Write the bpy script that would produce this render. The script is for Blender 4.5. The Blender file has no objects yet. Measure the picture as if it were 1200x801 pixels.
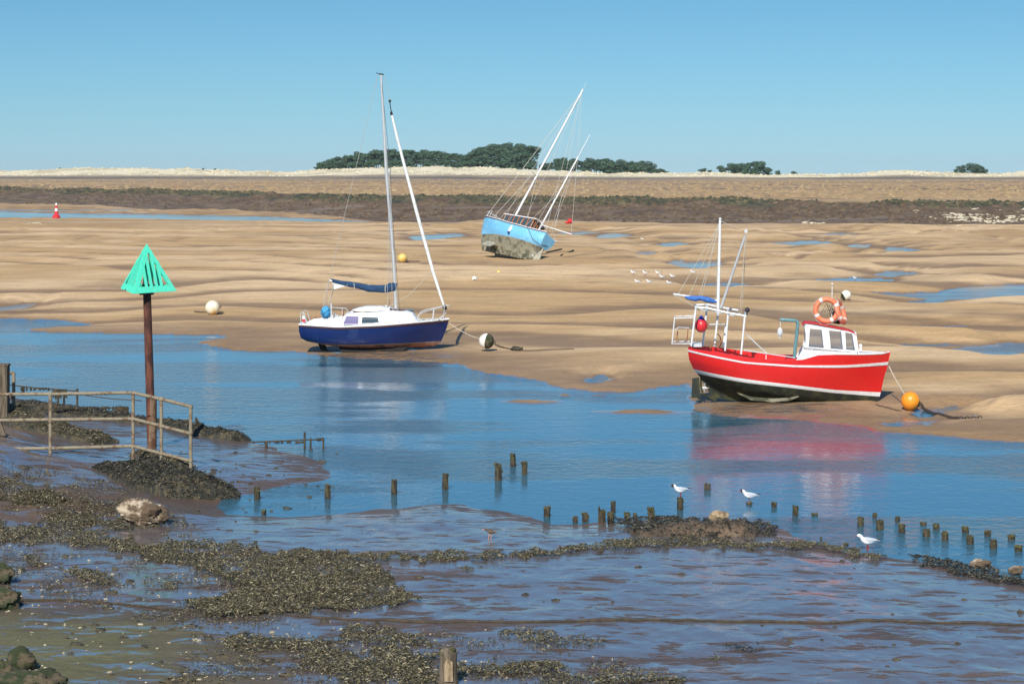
import bpy, math, random
import numpy as np
from mathutils import Vector, Matrix, Euler
R = math.radians
rnd = random.Random(7)
sc = bpy.context.scene
COL = sc.collection

# ------------------------------------------------------------------ camera, sky, sun, exposure
H = 7.8                 # eye height above the water
F = 2600.0              # focal length in 1200-wide picture units
YH = 199.0              # horizon row
cam_d = bpy.data.cameras.new('camera')
cam = bpy.data.objects.new('camera', cam_d); COL.objects.link(cam)
cam.location = (0, 0, H); cam.rotation_euler = (R(90), 0, 0)
cam_d.sensor_width = 36; cam_d.lens = F / 1200 * 36
cam_d.shift_y = (YH - 400.5) / 1200
cam_d.clip_start = 0.5; cam_d.clip_end = 20000
sc.camera = cam

SUN_EL, SUN_AZ = R(38), R(13)      # azimuth: left of straight behind the camera
sd = Vector((-math.sin(SUN_AZ) * math.cos(SUN_EL), -math.cos(SUN_AZ) * math.cos(SUN_EL), math.sin(SUN_EL)))
sl = bpy.data.lights.new('sun', 'SUN'); sl.energy = 5.0; sl.angle = R(0.53); sl.color = (1.0, 0.955, 0.88)
so = bpy.data.objects.new('sun', sl); COL.objects.link(so)
so.rotation_euler = sd.to_track_quat('Z', 'Y').to_euler()
w = bpy.data.worlds.new("World"); sc.world = w; w.use_nodes = True
wn = w.node_tree; wn.nodes.clear()
sky = wn.nodes.new('ShaderNodeTexSky'); sky.sky_type = 'NISHITA'; sky.sun_disc = False
sky.sun_elevation = SUN_EL; sky.sun_rotation = R(180) + SUN_AZ
sky.altitude = 0; sky.air_density = 1.0; sky.dust_density = 0.0; sky.ozone_density = 4.0
tint = wn.nodes.new('ShaderNodeMix'); tint.data_type = 'RGBA'; tint.blend_type = 'MULTIPLY'
tint.inputs[0].default_value = 1.0
# colour of the clear air by height above the horizon
wtc = wn.nodes.new('ShaderNodeTexCoord'); wsep = wn.nodes.new('ShaderNodeSeparateXYZ'); wramp = wn.nodes.new('ShaderNodeValToRGB')
wn.links.new(wtc.outputs['Generated'], wsep.inputs[0]); wn.links.new(wsep.outputs['Z'], wramp.inputs[0]); wn.links.new(wramp.outputs[0], tint.inputs[7])
SKY = [(0.0, (.36,.60,.98)), (.03, (.34,.59,.87)), (.078, (.31,.55,.75)), (.30, (.62,.86,1.0)), (1.0, (.66,.86,.98))]
while len(wramp.color_ramp.elements) < len(SKY): wramp.color_ramp.elements.new(.5)
for e_, (p_, c_) in zip(wramp.color_ramp.elements, SKY): e_.position = p_; e_.color = c_ + (1,)
bg = wn.nodes.new('ShaderNodeBackground'); bg.inputs[1].default_value = 0.10
wo = wn.nodes.new('ShaderNodeOutputWorld')
wn.links.new(sky.outputs[0], tint.inputs[6]); wn.links.new(tint.outputs[2], bg.inputs[0]); wn.links.new(bg.outputs[0], wo.inputs[0])
sc.view_settings.view_transform = 'Standard'; sc.view_settings.look = 'None'
sc.view_settings.exposure = 0.08; sc.view_settings.gamma = 1.0
try: sc.view_settings.use_curve_mapping = False
except Exception: pass
sc.render.engine = 'CYCLES'

# ------------------------------------------------------------------ helpers
def tag(o, label=None, cat=None, group=None, kind=None):
    if label: o['label'] = label
    if cat: o['category'] = cat
    if group: o['group'] = group
    if kind: o['kind'] = kind
    return o
def empty(name, loc=(0,0,0), rot=(0,0,0), label=None, cat=None, group=None):
    o = bpy.data.objects.new(name, None); COL.objects.link(o)
    o.empty_display_size = 0.2
    o.location = loc; o.rotation_euler = rot
    return tag(o, label, cat, group)
def copy_tree(o, parent=None):
    c = o.copy(); COL.objects.link(c)
    if parent is not None: c.parent = parent
    for ch in list(o.children): copy_tree(ch, c)
    return c

class MB:
    """collects geometry for ONE mesh object"""
    def __init__(s): s.v = []; s.f = []; s.m = []
    def add(s, vs, fs, mi=0):
        b = len(s.v); s.v.extend([tuple(p) for p in vs])
        for f in fs: s.f.append([i + b for i in f]); s.m.append(mi)
    def box(s, c, d, rot=None, mi=0, taper=1.0):
        vs = []
        for z in (-.5, .5):
            k = taper if z > 0 else 1
            for x, y in ((-.5,-.5),(.5,-.5),(.5,.5),(-.5,.5)):
                p = Vector((x*d[0]*k, y*d[1]*k, z*d[2]))
                if rot is not None: p.rotate(rot)
                vs.append(p + Vector(c))
        s.add(vs, [(3,2,1,0),(4,5,6,7),(0,1,5,4),(1,2,6,5),(2,3,7,6),(3,0,4,7)], mi)
    def tube(s, pts, r, n=8, mi=0, cap=True, closed=False):
        pts = [Vector(p) for p in pts]
        rs = r if isinstance(r, (list, tuple)) else [r]*len(pts)
        vs = []; N = len(pts)
        up = None
        for i, p in enumerate(pts):
            if closed: t = pts[(i+1) % N] - pts[i-1]
            else: t = pts[min(i+1, N-1)] - pts[max(i-1, 0)]
            t.normalize()
            if up is None:
                up = Vector((0,0,1)) if abs(t.z) < .9 else Vector((1,0,0))
            a = t.cross(up)
            if a.length < 1e-4: a = t.cross(Vector((0,1,0)))
            a.normalize(); b = a.cross(t); up = b
            for k in range(n):
                q = 2*math.pi*k/n
                vs.append(p + (a*math.cos(q) + b*math.sin(q))*rs[i])
        fs = []
        M = N if closed else N-1
        for i in range(M):
            j = (i+1) % N
            for k in range(n):
                fs.append((i*n+k, i*n+(k+1)%n, j*n+(k+1)%n, j*n+k))
        if cap and not closed:
            fs.append(tuple(range(n))); fs.append(tuple((N-1)*n+k for k in reversed(range(n))))
        s.add(vs, fs, mi)
    def sphere(s, c, r, nu=16, nv=10, mi=0, sq=(1,1,1), rot=None, fn=None):
        vs = []
        for j in range(nv+1):
            th = math.pi*j/nv
            for i in range(nu):
                ph = 2*math.pi*i/nu
                p = Vector((math.sin(th)*math.cos(ph), math.sin(th)*math.sin(ph), math.cos(th)))
                k = fn(p) if fn else 1
                p = Vector((p.x*r*sq[0]*k, p.y*r*sq[1]*k, p.z*r*sq[2]*k))
                if rot is not None: p.rotate(rot)
                vs.append(p + Vector(c))
        fs = []
        for j in range(nv):
            for i in range(nu):
                a = j*nu+i; b = j*nu+(i+1)%nu
                if j == 0: fs.append((a, a+nu, b+nu))
                elif j == nv-1: fs.append((a, a+nu, b))
                else: fs.append((a, a+nu, b+nu, b))
        s.add(vs, fs, mi)
    def torus(s, c, RR, r, axis=(0,1,0), n=32, k=10, mi=0):
        q = Vector(axis).to_track_quat('Z', 'Y')
        pts = [Vector(c) + q @ Vector((RR*math.cos(2*math.pi*i/n), RR*math.sin(2*math.pi*i/n), 0)) for i in range(n)]
        s.tube(pts, r, k, mi, closed=True)
    def grid(s, rows, mi=0, closed=False, mfun=None):
        """rows: list of equal-length lists of points"""
        n = len(rows[0]); b = len(s.v)
        for r_ in rows: s.v.extend([tuple(p) for p in r_])
        for i in range(len(rows)-1):
            for k in range(n if closed else n-1):
                k2 = (k+1) % n
                s.f.append([b+i*n+k, b+i*n+k2, b+(i+1)*n+k2, b+(i+1)*n+k])
                s.m.append(mfun(i, k) if mfun else mi)
    def panel(s, outline, th, nrm, mi=0):
        """flat polygon with thickness th along nrm"""
        n = len(outline); nv = Vector(nrm).normalized()*th/2
        a = [Vector(p)+nv for p in outline]; b = [Vector(p)-nv for p in outline]
        fs = [tuple(range(n)), tuple(2*n-1-i for i in range(n))]
        for i in range(n): fs.append((i, i+n, (i+1)%n+n, (i+1)%n))
        s.add(a+b, fs, mi)
    def build(s, name, mats, parent=None, smooth=True, loc=None, angle=40):
        me = bpy.data.meshes.new(name)
        me.from_pydata(s.v, [], s.f)
        if not isinstance(mats, (list, tuple)): mats = [mats]
        for m in mats: me.materials.append(m)
        if len(mats) > 1: me.polygons.foreach_set('material_index', s.m)
        if smooth:
            me.polygons.foreach_set('use_smooth', [True]*len(s.f))
            try: me.set_sharp_from_angle(angle=R(angle))
            except Exception: pass
        me.update()
        o = bpy.data.objects.new(name, me); COL.objects.link(o)
        if parent is not None: o.parent = parent
        if loc is not None: o.location = loc
        return o

# ------------------------------------------------------------------ materials
def newmat(name):
    m = bpy.data.materials.new(name); m.use_nodes = True
    nt = m.node_tree; return m, nt, nt.nodes['Principled BSDF']
def N(nt, t, **kw):
    n = nt.nodes.new(t)
    for k, v in kw.items(): setattr(n, k, v)
    return n
def noise(nt, vec, scale, detail=4, rough=.55, dist=0):
    n = N(nt, 'ShaderNodeTexNoise'); n.inputs['Scale'].default_value = scale
    n.inputs['Detail'].default_value = detail; n.inputs['Roughness'].default_value = rough
    n.inputs['Distortion'].default_value = dist
    if vec is not None: nt.links.new(vec, n.inputs['Vector'])
    return n.outputs['Fac']
def ramp(nt, fac, a, b, c0=0.0, c1=1.0):
    n = N(nt, 'ShaderNodeMapRange'); n.interpolation_type = 'SMOOTHSTEP'
    n.inputs[1].default_value = a; n.inputs[2].default_value = b
    n.inputs[3].default_value = c0; n.inputs[4].default_value = c1
    nt.links.new(fac, n.inputs[0]); return n.outputs[0]
def mixc(nt, fac, a, b, blend='MIX'):
    n = N(nt, 'ShaderNodeMix', data_type='RGBA', blend_type=blend)
    for sock, v in ((0, fac), (6, a), (7, b)):
        if isinstance(v, (int, float)): n.inputs[sock].default_value = v
        elif isinstance(v, tuple): n.inputs[sock].default_value = (v + (1,))[:4]
        else: nt.links.new(v, n.inputs[sock])
    return n.outputs[2]
def math_(nt, op, a, b=0.0):
    n = N(nt, 'ShaderNodeMath', operation=op)
    for i, v in enumerate((a, b)):
        if isinstance(v, (int, float)): n.inputs[i].default_value = v
        else: nt.links.new(v, n.inputs[i])
    return n.outputs[0]
def mapv(nt, vec, sc_=(1,1,1), rot=(0,0,0)):
    n = N(nt, 'ShaderNodeMapping'); n.inputs['Scale'].default_value = sc_; n.inputs['Rotation'].default_value = rot
    nt.links.new(vec, n.inputs['Vector']); return n.outputs[0]
def bump(nt, bs, h, strength=.3, dist=.02):
    n = N(nt, 'ShaderNodeBump'); n.inputs['Strength'].default_value = strength; n.inputs['Distance'].default_value = dist
    nt.links.new(h, n.inputs['Height']); nt.links.new(n.outputs[0], bs.inputs['Normal']); return n

def paint(name, c, c2=None, rough=.4, scale=6, amt=(.45,.7), bmp=.1, bscale=40, metal=0, streak=(1,1,1), detail=6, spec=.5, fv=.14):
    """worn surface: base colour c, patches of c2"""
    m, nt, bs = newmat(name)
    tc = N(nt, 'ShaderNodeTexCoord').outputs['Object']
    v = mapv(nt, tc, streak)
    c2 = c2 or tuple(x*.7 for x in c)
    f = ramp(nt, noise(nt, v, scale, detail, .62), *amt)
    col = mixc(nt, f, c, c2)
    fine = ramp(nt, noise(nt, v, scale*7, 3), .3, .7, 1-fv, 1+fv*.6)
    hs = N(nt, 'ShaderNodeHueSaturation'); nt.links.new(col, hs.inputs['Color']); nt.links.new(fine, hs.inputs['Value'])
    nt.links.new(hs.outputs[0], bs.inputs['Base Color'])
    r_ = ramp(nt, f, 0, 1, rough, min(1, rough+.25)); nt.links.new(r_, bs.inputs['Roughness'])
    bs.inputs['Metallic'].default_value = metal
    try: bs.inputs['Specular IOR Level'].default_value = spec
    except Exception: pass
    if bmp: bump(nt, bs, noise(nt, tc, bscale, 4), bmp, .01)
    return m
M = {}
M['white'] = paint('white_paint', (.78,.78,.76), (.55,.53,.48), .35, 3, (.55,.8))
M['gel'] = paint('white_deck', (.80,.80,.78), (.60,.58,.52), .3, 2.5, (.55,.8), .05)
M['alu'] = paint('spar_metal', (.62,.62,.60), (.45,.44,.42), .35, 5, (.5,.8), .03, metal=.3)
M['galv'] = paint('galvanised', (.60,.62,.62), (.40,.40,.38), .5, 8, (.45,.75), .1)
M['red'] = paint('red_paint', (.66,.018,.016), (.52,.022,.02), .26, .9, (.55,.85), .02, 6, fv=.035, streak=(2.4,2.4,.5))
M['redroof'] = paint('red_roof_paint', (.62,.03,.025), (.45,.03,.02), .5, 4)
M['navy'] = paint('navy_gelcoat', (.008,.022,.105), (.014,.034,.13), .22, 1.6, (.5,.8), .02, 10, streak=(1,1,.6), fv=.06)
M['sky_hull'] = paint('pale_blue_paint', (.17,.48,.74), (.26,.55,.76), .4, 2.0, (.45,.75), .06, 12, streak=(.6,1,1))
M['antifoul'] = paint('fouled_bottom', (.018,.022,.014), (.06,.06,.024), .8, 3.2, (.42,.62), .9, 14)
M['antifoul_pink'] = paint('worn_red_antifouling', (.34,.15,.10), (.09,.055,.04), .75, 3.0, (.48,.6), .4, 20, streak=(.6,1,1))
M['antifoul_black'] = paint('dark_keel', (.010,.009,.008), (.05,.03,.018), .9, 4, (.5,.65), .8, 20)
M['olive_bottom'] = paint('olive_bottom_paint', (.27,.25,.175), (.10,.095,.065), .75, 1.6, (.45,.65), .4, 14)
M['palekeel'] = paint('pale_keel_paint', (.40,.37,.28), (.17,.155,.105), .8, 3, (.45,.7), .3)
M['wood_trim'] = paint('dark_wood_trim', (.09,.03,.022), (.05,.02,.015), .5, 8)
M['varnish'] = paint('varnished_wood', (.42,.15,.04), (.25,.08,.03), .35, 8, streak=(1,1,.3))
M['navycloth'] = paint('navy_canvas', (.012,.045,.11), (.03,.08,.16), .85, 7, (.45,.7), .5, 30)
M['bluecloth'] = paint('blue_canvas', (.05,.17,.50), (.03,.09,.30), .8, 7, (.45,.65), .5, 25)
M['cyan'] = paint('light_blue_cover', (.06,.36,.62), (.03,.22,.45), .6, 9, (.45,.6), .5, 20)
M['sail'] = paint('sailcloth', (.80,.80,.76), (.62,.60,.54), .7, 6, (.45,.7), .3)
M['rope'] = paint('pale_rope', (.55,.50,.40), (.35,.30,.22), .9, 14, bmp=.5)
M['wire'] = paint('rigging_wire', (.50,.48,.43), (.36,.34,.30), .5, 10, bmp=0)
M['darkrope'] = paint('weedy_rope', (.045,.034,.022), (.085,.062,.036), .8, 5, (.45,.6), .8, 30)
M['chain'] = paint('rusty_chain', (.045,.032,.025), (.10,.05,.03), .7, 20, bmp=.3)
M['orange'] = paint('orange_plastic', (.86,.30,.02), (.62,.20,.02), .38, 3, (.55,.8), .03)
M['ringorange'] = paint('faded_orange_ring', (.80,.20,.09), (.70,.28,.16), .5, 5, (.45,.7), .1)
M['ringwhite'] = paint('ring_band', (.80,.76,.70), (.6,.55,.5), .5, 5)
M['yellow'] = paint('yellow_buoy_plastic', (.80,.55,.16), (.72,.36,.05), .4, 3)
M['redplastic'] = paint('red_plastic', (.72,.03,.035), (.5,.02,.02), .35, 4)
M['bluecap'] = paint('blue_plastic', (.03,.04,.30), (.02,.03,.2), .4, 4)
M['teal'] = paint('teal_steel', (.13,.27,.29), (.08,.15,.15), .5, 8, (.5,.7))
M['black'] = paint('black_rubber', (.02,.02,.022), (.04,.04,.04), .6, 8)
M['rust'] = paint('rusty_steel', (.15,.05,.028), (.05,.022,.018), .85, 4, (.42,.62), .6, 30, streak=(1,1,.35))
M['green'] = paint('green_beacon_paint', (.08,.72,.48), (.16,.50,.35), .6, 3.5, (.52,.75), .2, fv=.12)
M['railp'] = paint('aged_galvanised_rail', (.27,.225,.15), (.15,.085,.045), .75, 6, (.48,.66), .5, 40)
M['timber'] = paint('grey_timber', (.16,.125,.085), (.07,.055,.035), .9, 4, (.42,.62), .8, 18, streak=(2.5,2.5,.35))
M['stake'] = paint('waterlogged_timber', (.075,.058,.028), (.032,.026,.018), .75, 9, (.4,.6), 1.0, 30, streak=(1.5,1.5,.5))
M['stakeweed'] = paint('weedy_stake_top', (.10,.095,.03), (.04,.04,.015), .8, 12, (.4,.6), 1.0, 30)
M['stumpface'] = paint('bare_broken_wood', (.36,.27,.16), (.16,.11,.06), .9, 8, (.45,.65), .8, 20, streak=(1.5,1.5,.5))
M['rock'] = paint('pale_barnacled_rock', (.46,.37,.26), (.12,.082,.05), .9, 2.6, (.40,.52), 1.0, 10)
M['rockmoss'] = paint('mossy_rock', (.030,.040,.014), (.11,.085,.05), .95, 4.5, (.46,.6), 1.0, 14)
M['rockdark'] = paint('weedy_rock', (.035,.033,.022), (.10,.08,.045), .8, 6, (.45,.62), 1.0, 16)
M['chalk'] = paint('chalk_rubble', (.60,.53,.38), (.34,.28,.18), .9, 2, (.45,.65), .3)
M['gullw'] = paint('white_feathers', (.84,.84,.83), (.74,.74,.73), .7, 8, bmp=.2)
M['gullg'] = paint('grey_wing_feathers', (.48,.51,.55), (.42,.45,.49), .7, 12, bmp=.2)
M['gullb'] = paint('dark_feathers', (.03,.02,.02), (.05,.03,.03), .7, 12, bmp=.2)
M['legr'] = paint('red_leg_skin', (.32,.03,.02), None, .5, 12, bmp=0)
M['wader'] = paint('brown_plumage', (.17,.12,.075), (.07,.05,.035), .8, 30, (.4,.6), .2)
M['mudbank'] = paint('brown_mud_bank', (.17,.115,.07), (.08,.06,.038), .7, 3, (.4,.6), 1.0, 12)
M['bark'] = paint('pine_bark', (.13,.085,.065), (.07,.05,.04), .9, 1, bmp=.4, bscale=4)
# window glass that lets one see through
def glass(name, c=(.55,.62,.66), a=.35):
    m, nt, bs = newmat(name)
    bs.inputs['Base Color'].default_value = c + (1,); bs.inputs['Roughness'].default_value = .06
    bs.inputs['Alpha'].default_value = a
    return m
M['glass'] = glass('cabin_glass', (.30,.34,.36), .16)
M['sleeve'] = paint('mottled_post_base', (.20,.13,.075), (.10,.045,.025), .9, 5, (.4,.6), .8, 25, streak=(1,1,.5))
M['fouledkeel'] = paint('fouled_bilge_keel', (.25,.23,.16), (.07,.07,.04), .85, 3.5, (.4,.6), .5)
M['darkglass'] = glass('dark_glass', (.06,.09,.11), .92)
M['purpleglass'] = glass('curtained_glass', (.22,.19,.34), .95)
def foliage(name, c, c2, c3, sc_=.5):
    m, nt, bs = newmat(name)
    g = N(nt, 'ShaderNodeNewGeometry')
    r_ = g.outputs['Random Per Island']
    col = mixc(nt, r_, c, c2)
    oi = N(nt, 'ShaderNodeObjectInfo').outputs['Random']
    col = mixc(nt, ramp(nt, oi, 0, 1, 0, .55), col, c3)
    nt.links.new(col, bs.inputs['Base Color']); bs.inputs['Roughness'].default_value = .75
    return m
M['needles'] = foliage('pine_needles', (.026,.070,.038), (.070,.130,.060), (.04,.075,.045))
M['bushleaf'] = foliage('dune_bush_leaves', (.05,.07,.03), (.09,.10,.045), (.07,.07,.04))
def weedmat(name, a, b, c):
    m, nt, bs = newmat(name)
    r_ = N(nt, 'ShaderNodeNewGeometry').outputs['Random Per Island']
    col = mixc(nt, ramp(nt, r_, .0, .6), a, b)
    col = mixc(nt, ramp(nt, r_, .68, 1.0), col, c)
    nt.links.new(col, bs.inputs['Base Color']); bs.inputs['Roughness'].default_value = .5
    return m
M['weed'] = weedmat('bladder_wrack', (.036,.032,.017), (.11,.092,.043), (.34,.29,.17))
M['weed_dark'] = weedmat('dark_wrack', (.012,.013,.010), (.040,.038,.024), (.22,.19,.12))

# ------------------------------------------------------------------ noise on arrays
def _hash(ix, iy, seed):
    h = (ix.astype(np.int64)*374761393 + iy.astype(np.int64)*668265263 + seed*982451653) & 0x7fffffff
    h = ((h ^ (h >> 13)) * 1274126177) & 0x7fffffff
    return ((h ^ (h >> 16)) & 0xffff) / 65535.0
def vn(x, y, seed=0):
    ix = np.floor(x); iy = np.floor(y); fx = x-ix; fy = y-iy
    ux = fx*fx*(3-2*fx); uy = fy*fy*(3-2*fy)
    a = _hash(ix, iy, seed); b = _hash(ix+1, iy, seed); c = _hash(ix, iy+1, seed); d = _hash(ix+1, iy+1, seed)
    return (a*(1-ux)+b*ux)*(1-uy) + (c*(1-ux)+d*ux)*uy
def fbm(x, y, seed=0, o=4):
    s = 0; a = .5; t = 0
    for i in range(o):
        s = s + a*vn(x*2**i, y*2**i, seed+i*17); t += a; a *= .5
    return s/t
def sst(a, b, x):
    t = np.clip((x-a)/(b-a), 0, 1); return t*t*(3-2*t)
def lin(x, xs, ys): return np.interp(x, xs, ys)

# ------------------------------------------------------------------ terrain: plan of the shores, read off the photo and laid out on the water level
def g0(px, py, z=0.0):
    Y = (H-z)*F/(py-YH); return ((px-600)*Y/F, Y)
far_shore = [(-500,376),(-100,373),(0,373),(40,374),(70,375),(95,379),(113,381),(90,383),(60,384),(34,386.5),(60,389),(120,390),(160,390.5),(200,392),(255,393),(268,395),(240,400),(236,402.5),(250,406),(270,410),(300,411.5),(330,411.5),(352,413),(378,417),(440,421),(500,424),(515,425),(543,427),(550,433),(590,440),(640,447),(665,455),(700,460),(735,459),(760,455),(785,451),(812,449),(822,458),(812,466),(818,472),(812,480),(835,486),(870,489),(950,491),(1010,498),(1040,505),(1100,510),(1200,517),(1400,528),(2000,560)]
near_shore = [(-700,452),(-200,458),(0,464),(20,467),(60,474),(100,481),(150,489),(200,498),(240,506),(300,516),(345,529),(380,544),(390,553),(372,563),(340,571),(300,579),(262,584),(254,592),(268,602),(330,604),(400,602),(440,595),(490,591.5),(545,591),(600,599),(650,612),(680,613),(715,611),(760,610),(830,611),(905,619),(914,629),(960,637),(1010,648),(1070,657),(1130,669),(1200,685),(1400,720),(2400,800)]
def close(poly, far):
    p = [g0(*q) for q in poly]
    if far: p = p + [(900, 900), (-900, 900)]
    else: p = p + [(200, -50), (-200, -50)]
    return np.array(p)
def sdist(P, X, Y):
    """signed distance, inside positive"""
    n = len(P); d = np.full(X.shape, 1e9); ins = np.zeros(X.shape, bool)
    for i in range(n):
        ax, ay = P[i]; bx, by = P[(i+1) % n]
        ex, ey = bx-ax, by-ay; L = ex*ex+ey*ey + 1e-12
        wx, wy = X-ax, Y-ay
        t = np.clip((wx*ex+wy*ey)/L, 0, 1)
        dd = (wx-ex*t)**2 + (wy-ey*t)**2
        np.minimum(d, dd, out=d)
        if ay != by:
            c = ((ay > Y) != (by > Y)) & (X < (bx-ax)*(Y-ay)/(by-ay)+ax)
            ins ^= c
    return np.sqrt(d)*np.where(ins, 1, -1)
PF = close(far_shore, True); PN = close(near_shore, False)
chan = np.array([g0(*q) for q in [(-500,241),(-100,246),(0,248),(60,250),(150,250.5),(250,252.5),(330,254.5),(400,258),(455,261.3),(440,261.9),(400,261.6),(330,260),(200,257.5),(70,256),(0,257),(-500,255)]])
pools = [(5,361.5,24,2.2),(445,258.5,0,0),(512,277.5,32,1.6),(515,264.5,12,.8),(677,273.5,22,1.0),(717,276.5,20,1.3),(785,287,20,1.3),(753,298,18,1.2),(793,308,10,1.3),
 (982,275.5,28,1.0),(940,285,36,1.2),(1006,288.5,18,1.1),(1052,293,20,1.4),(996,298,12,.8),(1097,277,12,.8),(822,310.5,26,1.8),(929,305,8,.9),(1045,321,26,1.4),(990,329,44,1.6),(845,335,28,1.5),
 (560,287,0,0),(345,257,0,0),(1085,384.5,70,1.4),(1010,386,30,1.1),(1180,409,60,3.2),(1075,405,50,.8),(700,444.5,13,2.2),(1100,489.5,44,2.4),(1086,484.5,20,2.4),(1115,479,18,.9),(1060,497,22,1.4),
 (10,315,0,0),(1190,384,0,0),(160,246.5,240,.5)]
bigpool = np.array([g0(*q) for q in [(1018,344),(1060,343.5),(1100,342),(1110,339),(1140,335.5),(1200,333),(1300,331),(1300,352),(1200,348),(1160,350),(1110,352),(1092,358),(1070,360),(1050,356),(1085,351),(1040,347)]])
bars = [(620,470.5,36,2.6),(750,482.5,60,3.4),(662,463,8,1.6),(676,462,0,0),(700,463.5,12,.8)]
E_PX = [-900,-300,0,160,330,400,455,520,600,800,1000,1200,1500,2400]
E_Y = [232,236,240,245,251.5,256,262,262,263,265,267,269,272,276]
L_PX = [-900,0,200,400,600,800,1000,1200,1500,2400]
L_Y = [219,220.5,223,230,232,234,236,238,240,243]
D_PX = [-1200,-600,-200,0,60,150,230,300,340,380,430,520,600,660,700,780,830,900,960,1005,1040,1065,1100,1140,1200,1500,2000,2600]
D_Y = [200,198,200,201,199,198,199,201,202,199,197,196,198,201,203,204,203,205,205,204,200.5,200,203,204,203,201,203,200]
DY = 1500.0
def masks(X, Y):
    t = 600 + X/np.maximum(Y, 1)*F
    ye = H*F/(lin(t, E_PX, E_Y)-YH)
    yl = 5.4*F/(lin(t, L_PX, L_Y)-YH)
    return t, ye, yl
def height(X, Y, full=False):
    X = np.asarray(X, float); Y = np.asarray(Y, float)
    shp = X.shape; X = X.ravel(); Y = Y.ravel()
    t, ye, yl = masks(X, Y)
    n = len(X)
    z = np.full(n, -.45)
    sand = np.zeros(n); mud = np.zeros(n); ripple = np.zeros(n); dN = np.full(n, -50.0); dF = np.full(n, 50.0)
    wig = (fbm(X*1.1, Y*.55, 5, 3)-.5)*.9
    a = Y < 92
    dN[a] = sdist(PN, X[a], Y[a]) + wig[a]
    dF[Y < 54] = -12.0
    a = (Y >= 54) & (Y < 135)
    dF[a] = sdist(PF, X[a], Y[a]) + wig[a]*.7
    # near mud
    k = dN
    left = sst(-9.5, -15, X)*sst(2, 9, k)
    zn = .16*(1-np.exp(-np.maximum(k,0)/2.2)) + .014*np.maximum(k,0) + .55*left
    zn += sst(0, 3, k)*(.10*(fbm(X*.5, Y*.28, 11, 4)-.5) + .05*(fbm(X*2.2, Y*1.3, 12, 3)-.5))
    zn += left*.25*(fbm(X*.8, Y*.5, 77, 4)-.4)
    mound = np.exp(-((X+10.8)/3.4)**2-((Y-50.2)/1.9)**2)
    zn += sst(0, 2, k)*mound*(.42 + .30*(fbm(X*1.6, Y*1.1, 78, 4)-.5))
    zn = np.where(k < 0, np.maximum(k*.12, -.45), zn)
    # sand flats: long transverse ridges
    wx = (vn(X/22+3, Y/34, 21)-.5)*2.3 + (vn(X/8, Y/15, 22)-.5)*1.15
    lam = 7.0 + 5.0*sst(70, 200, Y)
    # phase grows with the log-ish integral of 1/lam
    ph = Y/7.0 - 9.0*sst(70, 260, Y) + wx + X*.018
    fr = ph-np.floor(ph)
    prof = np.where(fr < .74, (fr/.74)**1.25, 1-sst(.74, 1.0, fr))
    amp = .13 + .36*vn(X/26, Y/30, 31)
    amp = amp*(.75+.5*sst(100, 220, Y))*(1-.8*np.exp(-((X+2)/6)**2-((Y-101)/7)**2))
    big = .30*fbm(X/45, Y/60, 41, 3) + .30*sst(60, 110, Y)*(fbm(X/11, Y/19, 42, 2)-.5)*(1-.8*np.exp(-((X+2)/7)**2-((Y-101)/9)**2))
    ripple = prof
    kf = dF
    zf = .07 + .02*np.clip(kf, 0, 6) + sst(.3, 9, kf)*(amp*prof + big - .04) + .012*(fbm(X*1.3, Y*1.3, 9, 3)-.5)
    zf = np.where(kf < 0, np.maximum(kf*.10, -.45), np.minimum(zf, .02+kf*.11))
    sand[:] = kf > 0
    zf = np.where(kf > 3, np.maximum(zf, .03+.02*np.minimum(kf-3, 2)), zf)
    for P in (chan, bigpool):
        b = (np.abs(Y-P[:,1].mean()) < 260)
        d = sdist(P, X[b], Y[b])
        sc_ = 14.0 if P is chan else 4.0
        q = sst(-.2*sc_, sc_, -d - (vn(X[b]/6, Y[b]/6, 8)-.5)*1.2)
        zf[b] = np.where(d > 0, -.06, zf[b]*q + .004)
    for (cx, cy, hw, hh) in pools:
        if hw == 0: continue
        X0, Y0 = g0(cx, cy); A = hw*Y0/F; B = max(1.5*hh*Y0*Y0/(H*F), .4)
        b = (np.abs(X-X0) < 4.2*A+2) & (np.abs(Y-Y0) < 6*B+2)
        if not b.any(): continue
        e = np.sqrt(((X[b]-X0)/A)**2 + ((Y[b]-Y0 - .5*B*np.sin((X[b]-X0)/A*2))/B)**2)
        e += (fbm(X[b]/A*1.5, Y[b]/B*1.1, int(cx), 3)-.5)*.9
        zf[b] = zf[b]*sst(.9, 3.6, e) + .012*sst(.95, 1.2, e) - .03*(1-sst(.85, 1.15, e))
    zb = np.full(n, -1.0)
    for (cx, cy, hw, hh) in bars:
        if hw == 0: continue
        X0, Y0 = g0(cx, cy); A = hw*Y0/F; B = hh*Y0*Y0/(H*F)
        e = np.sqrt(((X-X0)/A)**2 + ((Y-Y0)/B)**2) + (fbm(X/A*2, Y/B*.8, int(cx), 3)-.5)*.8
        zb = np.maximum(zb, .035*(1-sst(.2, 1.1, e)) - .03*sst(.9, 1.6, e) - .4*sst(1.3, 3, e))
    z = np.maximum(np.maximum(zn, zf), zb)
    sand = np.where((zf > zn) | (zb > zn), 1.0, 0.0)
    # marsh bank and plateau
    m = (Y-ye)/(yl-ye)
    mm = np.clip(m, 0, 1)
    bank = 2.4*(.35*mm + .65*mm**2.2)
    rough = (fbm(X/5, Y/9, 51, 5)-.5)*2.2*(.15+mm)*(1-.6*sst(1.0, 1.25, m))*(m>0)
    plate = (fbm(X/60, Y/70, 52, 4)-.5)*1.0*sst(1.05, 1.6, m)
    zm = bank + rough*.55 + plate*.7
    onm = sst(-.02, .05, m)
    z = np.where(Y > 250, z*(1-onm) + onm*np.maximum(zm, .06), z)
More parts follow.
